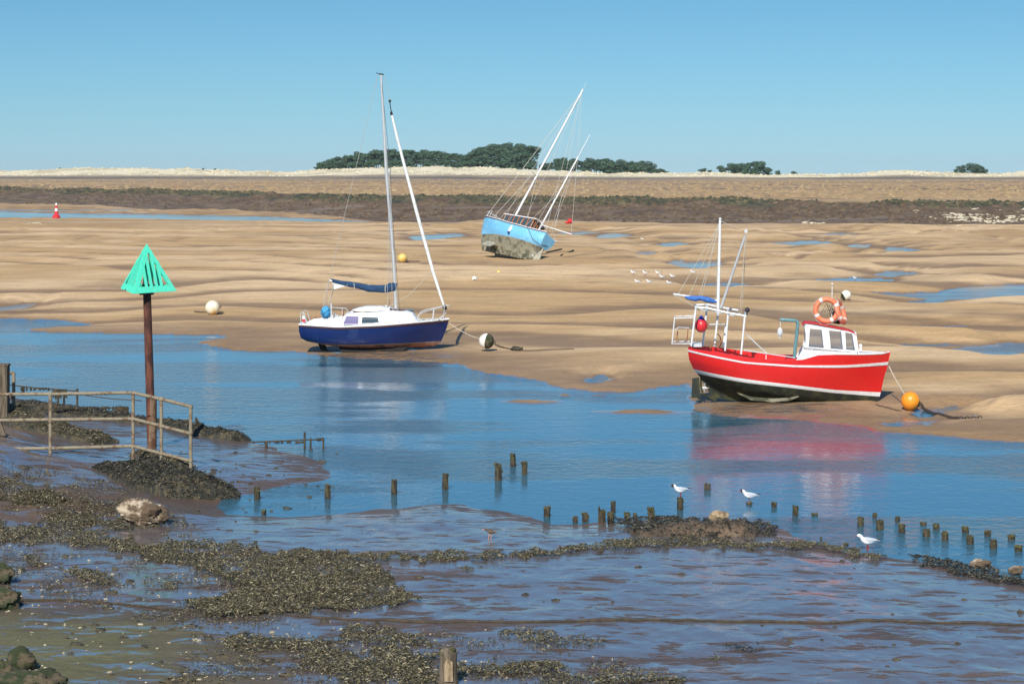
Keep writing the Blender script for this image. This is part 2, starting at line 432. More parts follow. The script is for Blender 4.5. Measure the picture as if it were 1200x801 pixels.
    # dunes
    ztop = H + (YH-lin(t, D_PX, D_Y))*DY/F
    bell = np.exp(-((Y-DY)/95)**2)
    bell = np.maximum(bell, sst(1400, 1500, Y)*(1-.35*sst(1560, 1800, Y)))
    dn = np.exp(-((Y-DY-30)/70)**2)
    hum = (fbm(X/13, Y/30, 61, 5)-.5)*4.6*dn
    z = np.where(Y > 1200, z + (ztop-2.4)*bell + hum*.8, z)
    sand_m = (1-onm)
    z = z - 18.0*np.clip((Y-1680)/3320, 0, 1.3)
    if not full: return z.reshape(shp)
    return dict(z=z, t=t, dN=dN, dF=dF, sand=sand*sand_m, ripple=ripple, m=m, onm=onm, bell=bell)
def hz(x, y): return float(height(np.array([x]), np.array([y]))[0])
def hit_many(px, py, it=9):
    """where the sight lines through these picture points meet the ground"""
    px = np.asarray(px, float); py = np.asarray(py, float)
    z = np.zeros(px.shape)
    for _ in range(it):
        Y = (H-z)*F/(py-YH); X = (px-600)*Y/F
        z = .35*z + .65*np.maximum(height(X, Y), -.02)
    Y = (H-z)*F/(py-YH); X = (px-600)*Y/F
    return X, Y, np.maximum(height(X, Y), 0)
def hit(px, py):
    X, Y, z = hit_many([px], [py]); return Vector((float(X[0]), float(Y[0]), float(z[0])))
def at(px, py, Y):
    """point at distance Y seen at this picture point"""
    return Vector(((px-600)*Y/F, Y, H-(py-YH)*Y/F))

def make_ground():
    rows = list(H*F/np.concatenate([np.arange(860, 76, -1.0), np.arange(76, 31, -.4)]))
    rows += list(np.arange(rows[-1]+6, 1380, 8)) + list(np.arange(1380, 1700, 5)) + [1730, 1800, 1900, 2200, 3000, 5000]
    ty = np.array(rows)
    tx = np.concatenate([np.linspace(-.62, -.262, 60, endpoint=False), np.linspace(-.262, .262, 640), np.linspace(.262, .62, 61)[1:]])
    TX, YY = np.meshgrid(tx, ty)
    XX = TX*(YY+10)
    d = height(XX, YY, True)
    X = XX.ravel(); Y = YY.ravel(); z = d['z']; t = d['t']
    nr, nc = XX.shape
    co = np.stack([X, Y, z], 1).astype(np.float32)
    idx = np.arange(nr*nc).reshape(nr, nc)
    q = np.stack([idx[:-1,:-1], idx[:-1,1:], idx[1:,1:], idx[1:,:-1]], -1).reshape(-1, 4)
    me = bpy.data.meshes.new('ground')
    me.vertices.add(len(co)); me.vertices.foreach_set('co', co.ravel())
    me.loops.add(q.size); me.loops.foreach_set('vertex_index', q.ravel().astype(np.int32))
    me.polygons.add(len(q)); me.polygons.foreach_set('loop_start', np.arange(0, q.size, 4, dtype=np.int32))
    me.polygons.foreach_set('use_smooth', np.ones(len(q), bool))
    me.update()
    # what the ground is made of (intrinsic colours)
    C = lambda *c: np.array(c)[None, :]
    def mx(a, b, f): f = np.asarray(f)[:, None]; return a*(1-f) + b*f
    n1 = fbm(X/14, Y/9, 71, 4); n2 = fbm(X/3, Y/2.2, 72, 4)
    dry = mx(C(.52,.335,.155), C(.67,.47,.26), sst(.35, .7, n1))
    wetc = mx(C(.245,.145,.066), C(.31,.19,.092), n2)
    wet = 1-sst(.10, .48, d['ripple'] + (n2-.5)*.5)
    wet = np.maximum(wet*.85, 1-sst(.0, .14, z+(n2-.5)*.06))
    wet = np.clip(wet + .3*sst(.55, .75, fbm(X/30, Y/12, 73, 4)), 0, 1)
    wet = np.where(Y < 110, np.maximum(wet, .85*(1-sst(1.0, 9.0, d['dF']+ (n1-.5)*6))), wet)
    wet = np.where(Y > 300, np.maximum(wet, .35), wet)
    col = mx(dry, wetc, wet)
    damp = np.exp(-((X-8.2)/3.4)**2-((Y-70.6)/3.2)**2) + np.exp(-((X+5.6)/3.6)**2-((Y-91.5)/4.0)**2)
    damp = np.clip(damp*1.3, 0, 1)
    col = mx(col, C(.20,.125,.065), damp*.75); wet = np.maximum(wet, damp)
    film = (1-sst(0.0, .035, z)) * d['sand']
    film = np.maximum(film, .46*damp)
    mound = np.exp(-((X+10.8)/3.8)**2-((Y-50.3)/2.3)**2)
    # near mud
    mudc = mx(C(.085,.055,.037), C(.15,.10,.066), n2)
    gx = sst(440, 60, t) * sst(38.8, 36.2, Y + (n1-.5)*4 + (t-150)*.004)
    gx = gx * sst(.32, .55, fbm(X*.9, Y*.9, 75, 4)+.12)
    mudc = mx(mudc, mx(C(.15,.135,.060), C(.10,.10,.045), n2), gx)
    left = sst(-9.5, -15, X)
    mudc = mx(mudc, C(.21,.145,.09), left*sst(.4, .7, z+ (n2-.5)*.3))
    nearm = (Y < 130) & (d['sand'] < .5)
    nm = nearm.astype(float)
    col = mx(col, mudc, nm)
    wet = np.where(nearm, np.clip(1-.85*gx-.8*mound-.25*left, .1, 1), wet)
    mudc = mx(mudc, C(.20,.135,.085), sst(.25,.6,mound+(n2-.5)*.3))
    filmm = sst(.30, .66, fbm(X*.55+7, Y*.5, 81, 5) + .20 + .10*sst(400, 700, t) - .7*mound - .26*left - .9*gx - .30*sst(.40, .75, z) - .12*sst(38.5, 35.5, Y))
    film = np.where(nearm, filmm, film)
    # thin brown rim along the water's edge
    film = np.where(nearm, film*sst(.3, 1.3, d['dN']+ (n2-.5)*1.0), film)
    # marsh
    m = d['m']
    bankc = mx(C(.11,.070,.038), C(.20,.135,.075), sst(.3, .7, fbm(X/2.2, Y/6, 91, 5)))
    bankc = mx(bankc, C(.22,.165,.115), sst(.64, .74, fbm(X/26, Y/7, 92, 4))*(m < .7))
    veg = mx(C(.042,.044,.022), C(.115,.09,.045), sst(.35, .65, fbm(X/2, Y/6, 93, 4)))
    bankc = mx(bankc, veg, sst(.82, .93, m + (fbm(X/7, Y/14, 94, 4)-.5)*.7))
    st = fbm(X/150, Y/26, 95, 5)
    plat = mx(C(.47,.315,.155), C(.29,.195,.115), sst(.40, .60, st + .35*(fbm(X/6, Y/12, 195, 3)-.5)))
    plat = mx(plat, C(.14,.10,.06), .8*sst(.62, .70, fbm(X/110, Y/14, 96, 4)))
    plat = mx(plat, C(.36,.30,.21), sst(900, 1300, Y)*.5)
    plat = mx(plat, C(.12,.105,.085), .9*np.exp(-((Y-1330-90*(n1-.5))/60)**2)*sst(.3,.6,fbm(X/70, Y/50, 98, 3)+.1))
    mar = mx(bankc, plat, sst(1.0, 1.12, m + (fbm(X/25, Y/30, 97, 3)-.5)*.2))
    col = mx(col, mar, d['onm'])
    wet = wet*(1-d['onm']) + .55*d['onm']*(1-sst(.6, .9, m))
    film = film*(1-d['onm'])
    dc = mx(C(.80,.70,.48), C(.60,.52,.33), sst(.45, .65, fbm(X/18, Y/22, 99, 4)))
    col = mx(col, dc, sst(.18, .5, d['bell'] + (n1-.5)*.2))
    ca = me.color_attributes.new('ground_colour', 'FLOAT_COLOR', 'POINT')
    ca.data.foreach_set('color', np.concatenate([col, np.ones((len(col), 1))], 1).astype(np.float32).ravel())
    for nme, arr in (('wet', wet), ('film', film), ('near', nm)):
        at_ = me.attributes.new(nme, 'FLOAT', 'POINT'); at_.data.foreach_set('value', arr.astype(np.float32))
    # material
    mt, nt, bs = newmat('tidal_ground')
    vc = N(nt, 'ShaderNodeAttribute', attribute_name='ground_colour').outputs['Color']
    aw = N(nt, 'ShaderNodeAttribute', attribute_name='wet').outputs['Fac']
    af = N(nt, 'ShaderNodeAttribute', attribute_name='film').outputs['Fac']
    an = N(nt, 'ShaderNodeAttribute', attribute_name='near').outputs['Fac']
    pos = N(nt, 'ShaderNodeNewGeometry').outputs['Position']
    fine = noise(nt, mapv(nt, pos, (1.2, 2.4, 1)), 3.2, 6, .65)
    mid = noise(nt, mapv(nt, pos, (.35, .9, 1)), 1.0, 5, .6)
    grit = noise(nt, pos, 26, 3, .7)
    val = math_(nt, 'MULTIPLY', ramp(nt, fine, .25, .75, .84, 1.14), ramp(nt, mid, .3, .7, .86, 1.12))
    val = math_(nt, 'MULTIPLY', val, ramp(nt, grit, .2, .8, .88, 1.1))
    hs = N(nt, 'ShaderNodeHueSaturation'); nt.links.new(vc, hs.inputs['Color']); nt.links.new(val, hs.inputs['Value'])
    # water film lying in streaks over the mud
    streak = noise(nt, mapv(nt, pos, (.75, 1.9, 1), (0, 0, R(-6))), 1.5, 7, .68, .5)
    fs = ramp(nt, streak, .40, .60)
    filmf = ramp(nt, math_(nt, 'ADD', af, math_(nt, 'MULTIPLY', math_(nt, 'SUBTRACT', fs, .5), math_(nt, 'ADD', math_(nt, 'MULTIPLY', an, .75), .5))), .38, .62)
    col2 = mixc(nt, math_(nt, 'MULTIPLY', filmf, .6), hs.outputs[0], (.125,.135,.155))  # silver-blue sky sheen painted into the base colour under the film
    nt.links.new(col2, bs.inputs['Base Color'])
    ro = ramp(nt, aw, 0, 1, .95, .62)
    ro = math_(nt, 'SUBTRACT', ro, math_(nt, 'MULTIPLY', math_(nt, 'MULTIPLY', an, aw), ramp(nt, fine, .3, .7, .0, .26)))
    rr = N(nt, 'ShaderNodeMix', data_type='FLOAT'); nt.links.new(filmf, rr.inputs[0]); nt.links.new(ro, rr.inputs[2]); rr.inputs[3].default_value = .08
    nt.links.new(rr.outputs[0], bs.inputs['Roughness'])
    bs.inputs['IOR'].default_value = 1.5
    bh = math_(nt, 'ADD', math_(nt, 'MULTIPLY', fine, 1.0), math_(nt, 'MULTIPLY', grit, .25))
    rip = noise(nt, mapv(nt, pos, (1.5, 2.6, 1), (0, 0, R(-8))), 2.4, 4, .6)
    bh = math_(nt, 'ADD', bh, math_(nt, 'MULTIPLY', rip, 1.2))
    bp = bump(nt, bs, bh, .6, .045)
    sinv = math_(nt, 'SUBTRACT', .8, math_(nt, 'MULTIPLY', filmf, .72)); nt.links.new(sinv, bp.inputs['Strength'])
    me.materials.append(mt)
    o = bpy.data.objects.new('ground', me); COL.objects.link(o); tag(o, kind='structure')
    return o
make_ground()

def make_water():
    m, nt, bs = newmat('estuary_water')
    pos = N(nt, 'ShaderNodeNewGeometry').outputs['Position']
    w1 = noise(nt, mapv(nt, pos, (1.5, 1.15, 1), (0, 0, R(7))), 2.2, 4, .62, .3)
    w2 = noise(nt, mapv(nt, pos, (.5, 1.1, 1), (0, 0, R(-10))), 1.0, 3, .5)
    calm = ramp(nt, noise(nt, mapv(nt, pos, (.05, .16, 1), (0, 0, R(4))), 1.0, 4, .6), .42, .58)
    h = math_(nt, 'ADD', math_(nt, 'MULTIPLY', w1, .75), math_(nt, 'MULTIPLY', w2, .5))
    bp = bump(nt, bs, h, .5, .10)
    sp = N(nt, 'ShaderNodeSeparateXYZ'); nt.links.new(pos, sp.inputs[0])
    nt.links.new(math_(nt, 'MULTIPLY', ramp(nt, calm, 0, 1, .16, .95), ramp(nt, sp.outputs['Y'], 95, 190, 1.0, .22)), bp.inputs['Strength'])
    bs.inputs['Base Color'].default_value = (.034, .128, .185, 1)
    bs.inputs['Roughness'].default_value = .07; bs.inputs['IOR'].default_value = 1.333
    b = MB()
    ys = [15, 60, 120, 250, 700]; xs = [-420, -100, 0, 100, 420]
    b.grid([[(x, y, 0) for x in xs] for y in ys])
    o = b.build('water', m, smooth=False); tag(o, kind='structure')
make_water()

# ------------------------------------------------------------------ pine woods on the dunes
def crown_mesh(seed, kind):
    r = random.Random(seed); b = MB()
    if kind == 'tall': cl = [(r.uniform(-3.4,3.4), r.uniform(-3.0,3.0), r.uniform(3.6,11.5), r.uniform(1.6,3.0)) for _ in range(14)]
    elif kind == 'umbrella': cl = [(r.uniform(-5.4,5.4), r.uniform(-4.5,4.5), r.uniform(8.6,12.8), r.uniform(1.5,2.7)) for _ in range(13)]
    else: cl = [(r.uniform(-3.4,3.4), r.uniform(-3.0,3.0), r.uniform(.2,6.5), r.uniform(1.6,2.8)) for _ in range(15)]
    for (cx, cy, cz, cr) in cl:
        for _ in range(int(72*cr)):
            d = Vector((r.gauss(0,1), r.gauss(0,1), r.gauss(0,1))); d.normalize(); d *= cr*r.uniform(.45,1.18)**.6
            p = Vector((cx+d.x, cy+d.y, cz+d.z*.55))
            n = (d + Vector((r.gauss(0,.6), r.gauss(0,.6), abs(r.gauss(.3,.6))))).normalized()
            a = n.orthogonal().normalized(); a.rotate(Matrix.Rotation(r.uniform(0,6.28), 3, n)); c = n.cross(a)
            s_ = r.uniform(.20,.52)
            b.add([p+a*s_, p+c*s_*.7, p-a*s_, p-c*s_*.7], [(0,1,2,3)])
    return b, cl
def tree_proto(seed, kind):
    root = empty('pine_tree', (0,0,-500))
    b, cl = crown_mesh(seed, kind)
    r = random.Random(seed+50)
    t = MB()
    top = max(c[2] for c in cl)*.8
    lean = (r.uniform(-.8,.8), r.uniform(-.5,.5))
    t.tube([(0,0,-1), (lean[0]*.2, lean[1]*.2, top*.3), (lean[0]*.6, lean[1]*.6, top*.65), (lean[0], lean[1], top)], [.32,.26,.2,.1], 7)
    for (cx, cy, cz, cr) in cl:
        z0 = max(.8, min(cz*.7, top*.85)); k = z0/top
        t.tube([(lean[0]*k, lean[1]*k, z0), ((lean[0]*k+cx)/2, (lean[1]*k+cy)/2, (z0+cz)/2-.3), (cx, cy, cz)], [.11,.08,.04], 5)
    t.build('trunk', M['bark'], root); b.build('crown', M['needles'], root, smooth=False)
    return root
protos = {k: [tree_proto(100+i*7+len(k), k) for i in range(4)] for k in ('tall', 'umbrella', 'low')}
used_protos = set()
def plant_tree(px, ytop, Y, kind, i, label, group, cat='pine tree', minh=0):
    p = protos[kind][i % 4]
    if (kind, i % 4) in used_protos: o = copy_tree(p)
    else: o = p; used_protos.add((kind, i % 4))
    X = (px-600)*Y/F; z = hz(X, Y)
    ht = max(H - (ytop-YH)*Y/F - z, minh)
    nat = {'tall': 12.9, 'umbrella': 13.6, 'low': 7.6}[kind]
    s = ht/nat
    o.location = (X, Y, z-.15); o.rotation_euler = (0, 0, rnd.uniform(0, 6.28))
    o.scale = (s*(1.0 if kind != 'low' else 1.15), s*1.0, s)
    tag(o, label, cat, group); return o
wood1 = ([370,378,385,395,405,418,430,440,452,465,480,497,510,522,532,545,553,560,567,575,585,595,603,611,618,626],
         [193,190,188,184,181,179,177,175,174,175,176,176,175,176,180,181,178,174,171,168,169,171,168,168,170,178])
i = 0
for row, Yr in ((0, 1535), (1, 1560), (2, 1590)):
    x = 371 + row*3.5
    while x < 626:
        yt = float(np.interp(x, *wood1)) + rnd.uniform(-2.2, 3.0) + (2.5 if row == 0 else 0)
        kind = 'umbrella' if (x > 575 and row != 0) else ('low' if x < 392 or (row == 0 and rnd.random() < .35) else 'tall')
        if kind == 'low' and x > 392: yt += 8
        if row == 0 and kind != 'low' and rnd.random() < .75: plant_tree(x+2, 188, Yr-12, 'low', i, 'dark pine in the long wood on the dunes behind the two sailing boats', 'pines of the long wood on the dunes')
        plant_tree(x, yt, Yr + rnd.uniform(-8, 8), kind, i, 'dark pine in the long wood on the dunes behind the two sailing boats', 'pines of the long wood on the dunes'); i += 1
        x += rnd.uniform(6.5, 10.5) if kind != 'low' else rnd.uniform(5, 8)
wood2 = ([636,645,655,668,680,695,710,725,740,752,765,775,784], [190,187,184,185,185,186,185,187,188,189,191,195,199])
for row, Yr in ((0, 1540), (1, 1568)):
    x = 637 + row*3
    while x < 781:
        yt = float(np.interp(x, *wood2)) + rnd.uniform(-2.0, 2.6) + (2 if row == 0 else 0)
        kind = 'low' if rnd.random() < .45 or x > 768 else 'tall'
        plant_tree(x, yt, Yr + rnd.uniform(-8, 8), kind, i, 'dark pine in the lower wood right of the ketch’s masts', 'pines of the lower wood right of the ketch'); i += 1
        x += rnd.uniform(5.5, 9)
k = 0
singles = [(848,194,'low','leftmost low round pine of the small clump on the right-hand dunes'), (857,191,'low','second pine from the left in the small right-hand dune clump'), (865,190,'low','bushy middle pine of the small right-hand dune clump'),
 (876,190,'low','round-topped pine at the middle of the small right-hand dune clump'), (884,188,'tall','tallest pine of the small right-hand dune clump'), (892,189,'low','dense pointed pine near the right end of the small clump'),
 (899,195,'low','lowest pine at the right end of the small dune clump'), (912,199,'low','tiny lone pine just right of the small dune clump'), (823,197,'low','small lone pine on the pale dune between the two woods'), (832,199,'low','smallest lone pine on the dune left of the small clump'),
 (931,200,'low','tiny solitary pine on the bare dune crest right of the small clump'), (1127,193,'low','narrow pine left of the round pine on the far right dunes'), (1120,198,'low','low shrubby pine at the left of the far right clump'),
 (1139,191,'low','big dense round pine of the far right dunes'), (1146,192,'low','pine hugging the right side of the big round one on the far right dunes'), (1153,197,'low','low pine at the right foot of the far right clump'), (1088,200,'low','tiny pine on the hummocky dune near the right edge')]
for (x, yt, kd, lb) in singles:
    plant_tree(x, yt, 1520 + (k*13) % 30, kd, k, lb, 'scattered pines on the right-hand dunes'); k += 1
for (x, yt, lb) in [(238,199.5,'dark low scrub bush on the skyline above the beacon'), (252,200,'flat scrub bush on the skyline just right of the darkest one'), (70,196,'lone dark post-like pine on the left skyline above the red marker')]:
    plant_tree(x, yt, 1515, 'low', k, lb, None, 'tree' if x < 100 else 'bush', minh=1.5); k += 1

# ------------------------------------------------------------------ pale rubble on the far bank
def rubble():
    b = MB(); r = random.Random(4)
    def stones(n, x0, x1, y0, y1, s0, s1, fx=lambda t: 0):
        xs = np.array([r.uniform(x0, x1) for _ in range(n)]); ys = np.array([r.uniform(y0, y1) for _ in range(n)])
        ys = ys + np.array([fx((x-x0)/(x1-x0)) for x in xs])
        X, Y, Z = hit_many(xs, ys)
        for x, y, z in zip(X, Y, Z):
            s_ = r.uniform(s0, s1)
            b.sphere((x, y, z), s_, 6, 4, sq=(r.uniform(.9,2), 1, r.uniform(.35,.6)))
    stones(300, 1108, 1210, 244.5, 249.5, .12, .42)
    stones(120, 1108, 1160, 249, 253, .10, .3)
    stones(60, 1090, 1150, 253, 257, .1, .3)
    stones(45, 1120, 1150, 265, 267, .1, .26)
    stones(36, 942, 966, 261, 265, .12, .32); stones(10, 1072, 1090, 246, 249, .1, .3)
    o = b.build('pale_rubble', M['chalk']); tag(o, 'pale chalky rubble spread on the brown far bank at right', 'rubble', kind='stuff')
rubble()

# ------------------------------------------------------------------ hull lofting
def hull(cx, by, s, levels, stf, mats, parent, name='hull', mids=3, inner=None):
    """levels: (x_stern, x_bow, [(px,py)...], [half beams m]) top to bottom, side view in picture units; stf: station fractions"""
    S = []
    NU = 26
    us = [i/(NU-1) for i in range(NU)]
    for (xa, xb, yc, hb) in levels:
        row = []
        for u in us:
            px = xa + (xb-xa)*u
            py = float(np.interp(px, [q[0] for q in yc], [q[1] for q in yc]))
            h = float(np.interp(u, stf, hb))
            row.append(Vector(((px-cx)/s, h, (by-py)/s)))
        S.append(row)
    # smooth half-breadths a little along the length
    for row in S:
        hs = [p.y for p in row]
        for _ in range(2):
            hs = [hs[0]] + [(hs[i-1]+2*hs[i]+hs[i+1])/4 for i in range(1, NU-1)] + [hs[-1]]
        for p, h in zip(row, hs): p.y = h
    # subdivide between levels (Catmull-Rom)
    rows = []; band = []
    L = len(S)
    for j in range(L-1):
        for q in range(mids):
            t = q/mids
            r_ = []
            for k in range(NU):
                p0 = S[max(j-1,0)][k]; p1 = S[j][k]; p2 = S[j+1][k]; p3 = S[min(j+2,L-1)][k]
                v = .5*((2*p1) + (p2-p0)*t + (2*p0-5*p1+4*p2-p3)*t*t + (3*p1-p0-3*p2+p3)*t**3)
                lo = p1.lerp(p2, t); v = Vector((lo.x, v.y, lo.z)); v.y = max(v.y, .008)
                r_.append(v)
            rows.append(r_); band.append(j)
    rows.append(S[-1])
    b = MB()
    n = len(rows)
    port = [[Vector((p.x, p.y, p.z)) for p in r_] for r_ in rows]
    star = [[Vector((p.x, -p.y, p.z)) for p in r_] for r_ in rows]
    ring = lambda k: [star[j][k] for j in range(n)] + [port[j][k] for j in reversed(range(n))]
    R_ = [ring(k) for k in range(NU)]
    mf = lambda i, k: (band[k] if k < n-1 else (band[2*n-2-k] if k > n-1 else band[-1]))
    mm = lambda i, k: min(mf(i, k), len(mats)-1)
    b.grid(R_, mfun=mm)
    # transom as strips
    for j in range(n-1):
        b.add([star[j][0], star[j+1][0], port[j+1][0], port[j][0]], [(0,1,2,3)], min(band[j], len(mats)-1))
        b.add([star[j][-1], port[j][-1], port[j+1][-1], star[j+1][-1]], [(0,1,2,3)], min(band[j], len(mats)-1))
    o = b.build(name, mats, parent, angle=50)
    return o, S
def side_strip(S0, S1, t0, t1, off, mat, name, parent, both=True, ua=0, ub=26):
    """thin raised band along both sides between two levels"""
    b = MB()
    for sg in ((-1, 1) if both else (-1,)):
        rr = []
        for k in range(ua, ub):
            p = S0[k].lerp(S1[k], t0); q = S0[k].lerp(S1[k], t1)
            rr.append([Vector((p.x, sg*(p.y-.002), p.z)), Vector((p.x, sg*(p.y+off), p.z)), Vector((q.x, sg*(q.y+off), q.z)), Vector((q.x, sg*(q.y-.002), q.z))])
        b.grid(rr, closed=True)
    return b.build(name, mat, parent, angle=30)
def deck(S0, S1, t, mat, name, parent, crown=.04, inset=.03, ua=0, ub=26):
    b = MB(); rr = []
    for k in range(ua, ub):
        p = S0[k].lerp(S1[k], t); h = max(p.y-inset, .004)
        rr.append([Vector((p.x, h*f, p.z + crown*(1-f*f))) for f in (-1,-.6,-.2,.2,.6,1)])
    b.grid(rr); return b.build(name, mat, parent)
def rail_line(pts, r, mat, name, parent, n=8):
    b = MB(); b.tube(pts, r, n); return b.build(name, mat, parent)

# ------------------------------------------------------------------ red fishing boat
def red_boat():
    cx, by, Y0 = 920, 478, 73.4
    s = F/Y0*1.0
    yaw = R(5)
    root = empty('fishing_boat', (at(cx, by, Y0)), (0,0,-yaw), 'bright red open fishing boat with white wheelhouse and gantry, aground at the water’s edge', 'boat')
    s2 = s*math.cos(yaw)
    P = lambda px, py, y=0: Vector(((px-cx)/s2, y, (by-py)/s))
    stf = [0, .035, .09, .2, .38, .55, .72, .85, .95, 1]
    sheer = [(807,407.5),(824,408.5),(847,411),(873,415),(904,418.3),(925,419),(936,418.4),(948,415),(956,412.5),(977,412),(1003,413),(1036,413.5),(1041,412)]
    line_ = [(807,410),(873,421.5),(930,425),(990,425.8),(1040,424.5)]
    wl1 = [(812,432),(873,440.8),(925,446.7),(977,453.7),(1032,458.5)]
    wl2 = [(815,437),(873,445.3),(925,450.6),(977,457.6),(1032,463.5)]
    lev = [
     (807,1041.0,sheer,[.45,.72,.95,1.14,1.22,1.22,1.08,.74,.34,.03]),
     (806.5,1039.3,line_,[.46,.74,.97,1.15,1.22,1.21,1.04,.68,.30,.03]),
     (808,1034.5,[(808,421),(873,431),(925,436),(977,440),(1036,442)],[.40,.68,.92,1.12,1.19,1.16,.94,.57,.24,.03]),
     (813,1031,wl1,[.28,.56,.80,1.04,1.12,1.06,.80,.45,.18,.03]),
     (817,1029.5,wl2,[.20,.48,.72,.98,1.07,1.0,.73,.40,.16,.03]),
     (822,1028,[(822,444),(873,457),(925,463),(977,468.5),(1028,470)],[.05,.16,.36,.66,.80,.74,.48,.25,.10,.03]),
     (827,1027,[(827,452),(850,462),(873,466),(925,471.5),(977,475),(1027,473)],[.035,.05,.09,.17,.24,.20,.12,.07,.05,.03]),
     (834,1025.5,[(834,466),(873,471.5),(925,476.5),(977,478.6),(1026,477)],[.035,.04,.05,.06,.06,.06,.05,.05,.04,.03])]
    mats = [M['red'], M['red'], M['red'], M['white'], M['antifoul']]
    h, S = hull(cx, by, s, lev, stf, mats, root)
    side_strip(S[1], S[2], -.10, .10, .022, M['white'], 'rubbing_strake', root, ua=0, ub=26)
    # inside of the bulwark, deck, capping
    b = MB(); rr = []
    for sg in (-1, 1):
        rr = [[Vector((p.x, sg*p.y, p.z+.001)), Vector((p.x, sg*max(p.y-.05,.004), p.z+.001)), Vector((q.x, sg*max(q.y-.06,.004), q.z-.05))] for p, q in zip(S[0], S[1])]
        b.grid(rr)
    b.build('bulwark_lining', M['red'], root)
    deck(S[1], S[2], .3, M['galv'], 'deck', root, inset=.04)
    deck(S[0], S[1], .15, M['white'], 'foredeck', root, .10, .02, 19, 26)
    b = MB()
    for sg in (-1, 1): b.tube([Vector((p.x, sg*p.y, p.z+.02)) for p in S[0][18:]], .022, 6)
    b.build('gunwale', M['white'], root)
    b = MB(); b.panel([P(1034,411), P(1041.8,410.8), P(1037,433), P(1034,433)], .07, (0,1,0)); b.build('stem_post', M['red'], root)
    # bilge keels
    for sg in (-1, 1):
        b = MB()
        top = [P(864,458,sg*.80), P(880,463,sg*.86), P(905,464.8,sg*.86), P(925,463.5,sg*.83), P(934,461,sg*.78)]
        bot = [P(865,458.5,sg*.90), P(880,465.5,sg*.98), P(905,467.5,sg*.98), P(925,465.5,sg*.92), P(935,461.5,sg*.80)]
        b.grid([[a, a+Vector((0,0,.03))*1, c+Vector((0,0,.03)), c] for a, c in zip(top, bot)], closed=True)
        b.build('bilge_keel', M['fouledkeel'], root)
    # rudder and propeller
    b = MB(); b.panel([P(812,444), P(820,443), P(821,458), P(822,467), P(811,467)], .05, (0,1,0)); rd = b.build('rudder', M['antifoul'], root)
    b = MB(); b.tube([P(823,440), P(822,452), P(824,462), P(840,470)], [.045,.04,.04,.05], 6); b.build('skeg', M['antifoul'], root)
    b = MB()
    pc = P(826,455)
    b.tube([pc-Vector((.06,0,0)), pc+Vector((.22,0,0))], .04, 8)
    for a in range(3):
        q = Matrix.Rotation(a*2.094, 3, 'X')
        b.panel([pc + q @ Vector(v) for v in ((0,-.03,.03),(0.03,-.09,.14),(.02,-.02,.21),(-.02,.07,.15),(0,.03,.03))], .012, (1,.2,0))
    b.build('propeller', M['galv'], root)
    # wheelhouse: tapered cabin with real window openings
    def wall(outer, wins, th, nrm, name_):
        """wall quad with openings: built as strips around quads in a common plane"""
        pass
    y1, y2 = .52, .44    # half widths bottom / top
    A = [(934.5,418.6),(940,407),(942.5,399),(943,390),(941,378)]
    bt = MB()
    # side walls made of bars between openings
    def bar(pts, y): # polygon in side view on the slanted side wall
        for sg in (-1, 1):
            q = []
            for (px, py) in pts:
                t = (420-py)/42; yy = (y1+(y2-y1)*max(t,0))
                q.append(P(px, py, sg*yy))
            bt.panel(q, .035, (0,1,0))
    bar([(932,420),(937,412),(941,405),(1000,410.5),(1003,413.5),(956,414.5),(944,419)], 0)
    bar([(941,405.4),(945,404.5),(1001,408.5),(1002,411.5),(940.5,408)], 0)
    bar([(940.7,405.6),(943,399),(943.2,390),(941,378),(949,379),(948,384),(946.5,404.6)], 0)
    bar([(949,379),(1000,388),(1000,390),(994,388.5),(984,386.8),(948,383.6)], 0)
    bar([(961.5,384.6),(970,385.8),(972,407),(964,406)], 0)
    bar([(984,386.8),(988.5,387.6),(989.5,408),(986,407.6)], 0)
    bar([(996.5,388.3),(1000,388.4),(1003.5,410),(1000,409.4)], 0)
    wh = bt.build('wheelhouse', M['white'], root, smooth=False)
    b = MB()
    # front: three mullions and sills across
    F0 = lambda f, py: P(1000.5 + (py-388)*.13, py, f)
    b.panel([F0(-y1,405), F0(y1,405), F0(y1,414), F0(-y1,414)], .035, (1,0,0))
    b.panel([F0(-y2,387.5), F0(y2,387.5), F0(y2,391), F0(-y2,391)], .035, (1,0,0))
    for f in (-y1+.03, 0, y1-.03):
        b.panel([F0(f-.035,391), F0(f+.035,391), F0(f+.035,405), F0(f-.035,405)], .03, (1,0,0))
    b.build('wheelhouse_front', M['white'], wh, smooth=False)
    for sg in (-1, 1):
        for q in ([(948,384),(961.5,384.9),(964,405.8),(946.8,404.5)], [(970.2,386),(984,387),(986,407.4),(972.2,406.8)], [(988.7,388),(996.5,388.6),(1000,409.2),(989.7,407.8)]):
            b = MB(); b.panel([P(x, y, sg*(y1+(y2-y1)*(420-y)/42)) for x, y in q], .008, (0,1,0)); b.build('window', M['glass'], wh, smooth=False)
    for f in (-1, 1):
        b = MB(); b.panel([F0(0.04*f,391), F0(f*(y2-.03),391), F0(f*(y2-.0),405), F0(.04*f,405)], .008, (1,0,0)); b.build('windscreen', M['glass'], wh, smooth=False)
    # roof
    b = MB()
    prof = [(939.5,378.4),(943,375.5),(955,376.4),(975,380.6),(990,383.6),(998,386.5),(1001,389)]
    rr = []
    for (px, py) in prof:
        rr.append([P(px, py+ (abs(f)**2)*1.0, f*(y2+.05)) for f in (-1,-.66,-.33,0,.33,.66,1)])
    b.grid(rr); b.grid([[p-Vector((0,0,.025)) for p in q] for q in rr])
    edge = [q[0] for q in rr] + rr[-1][1:-1] + [q[-1] for q in reversed(rr)] + list(reversed(rr[0][1:-1]))
    b.grid([edge, [p-Vector((0,0,.025)) for p in edge]], closed=True)
    b.build('roof', M['redroof'], wh)
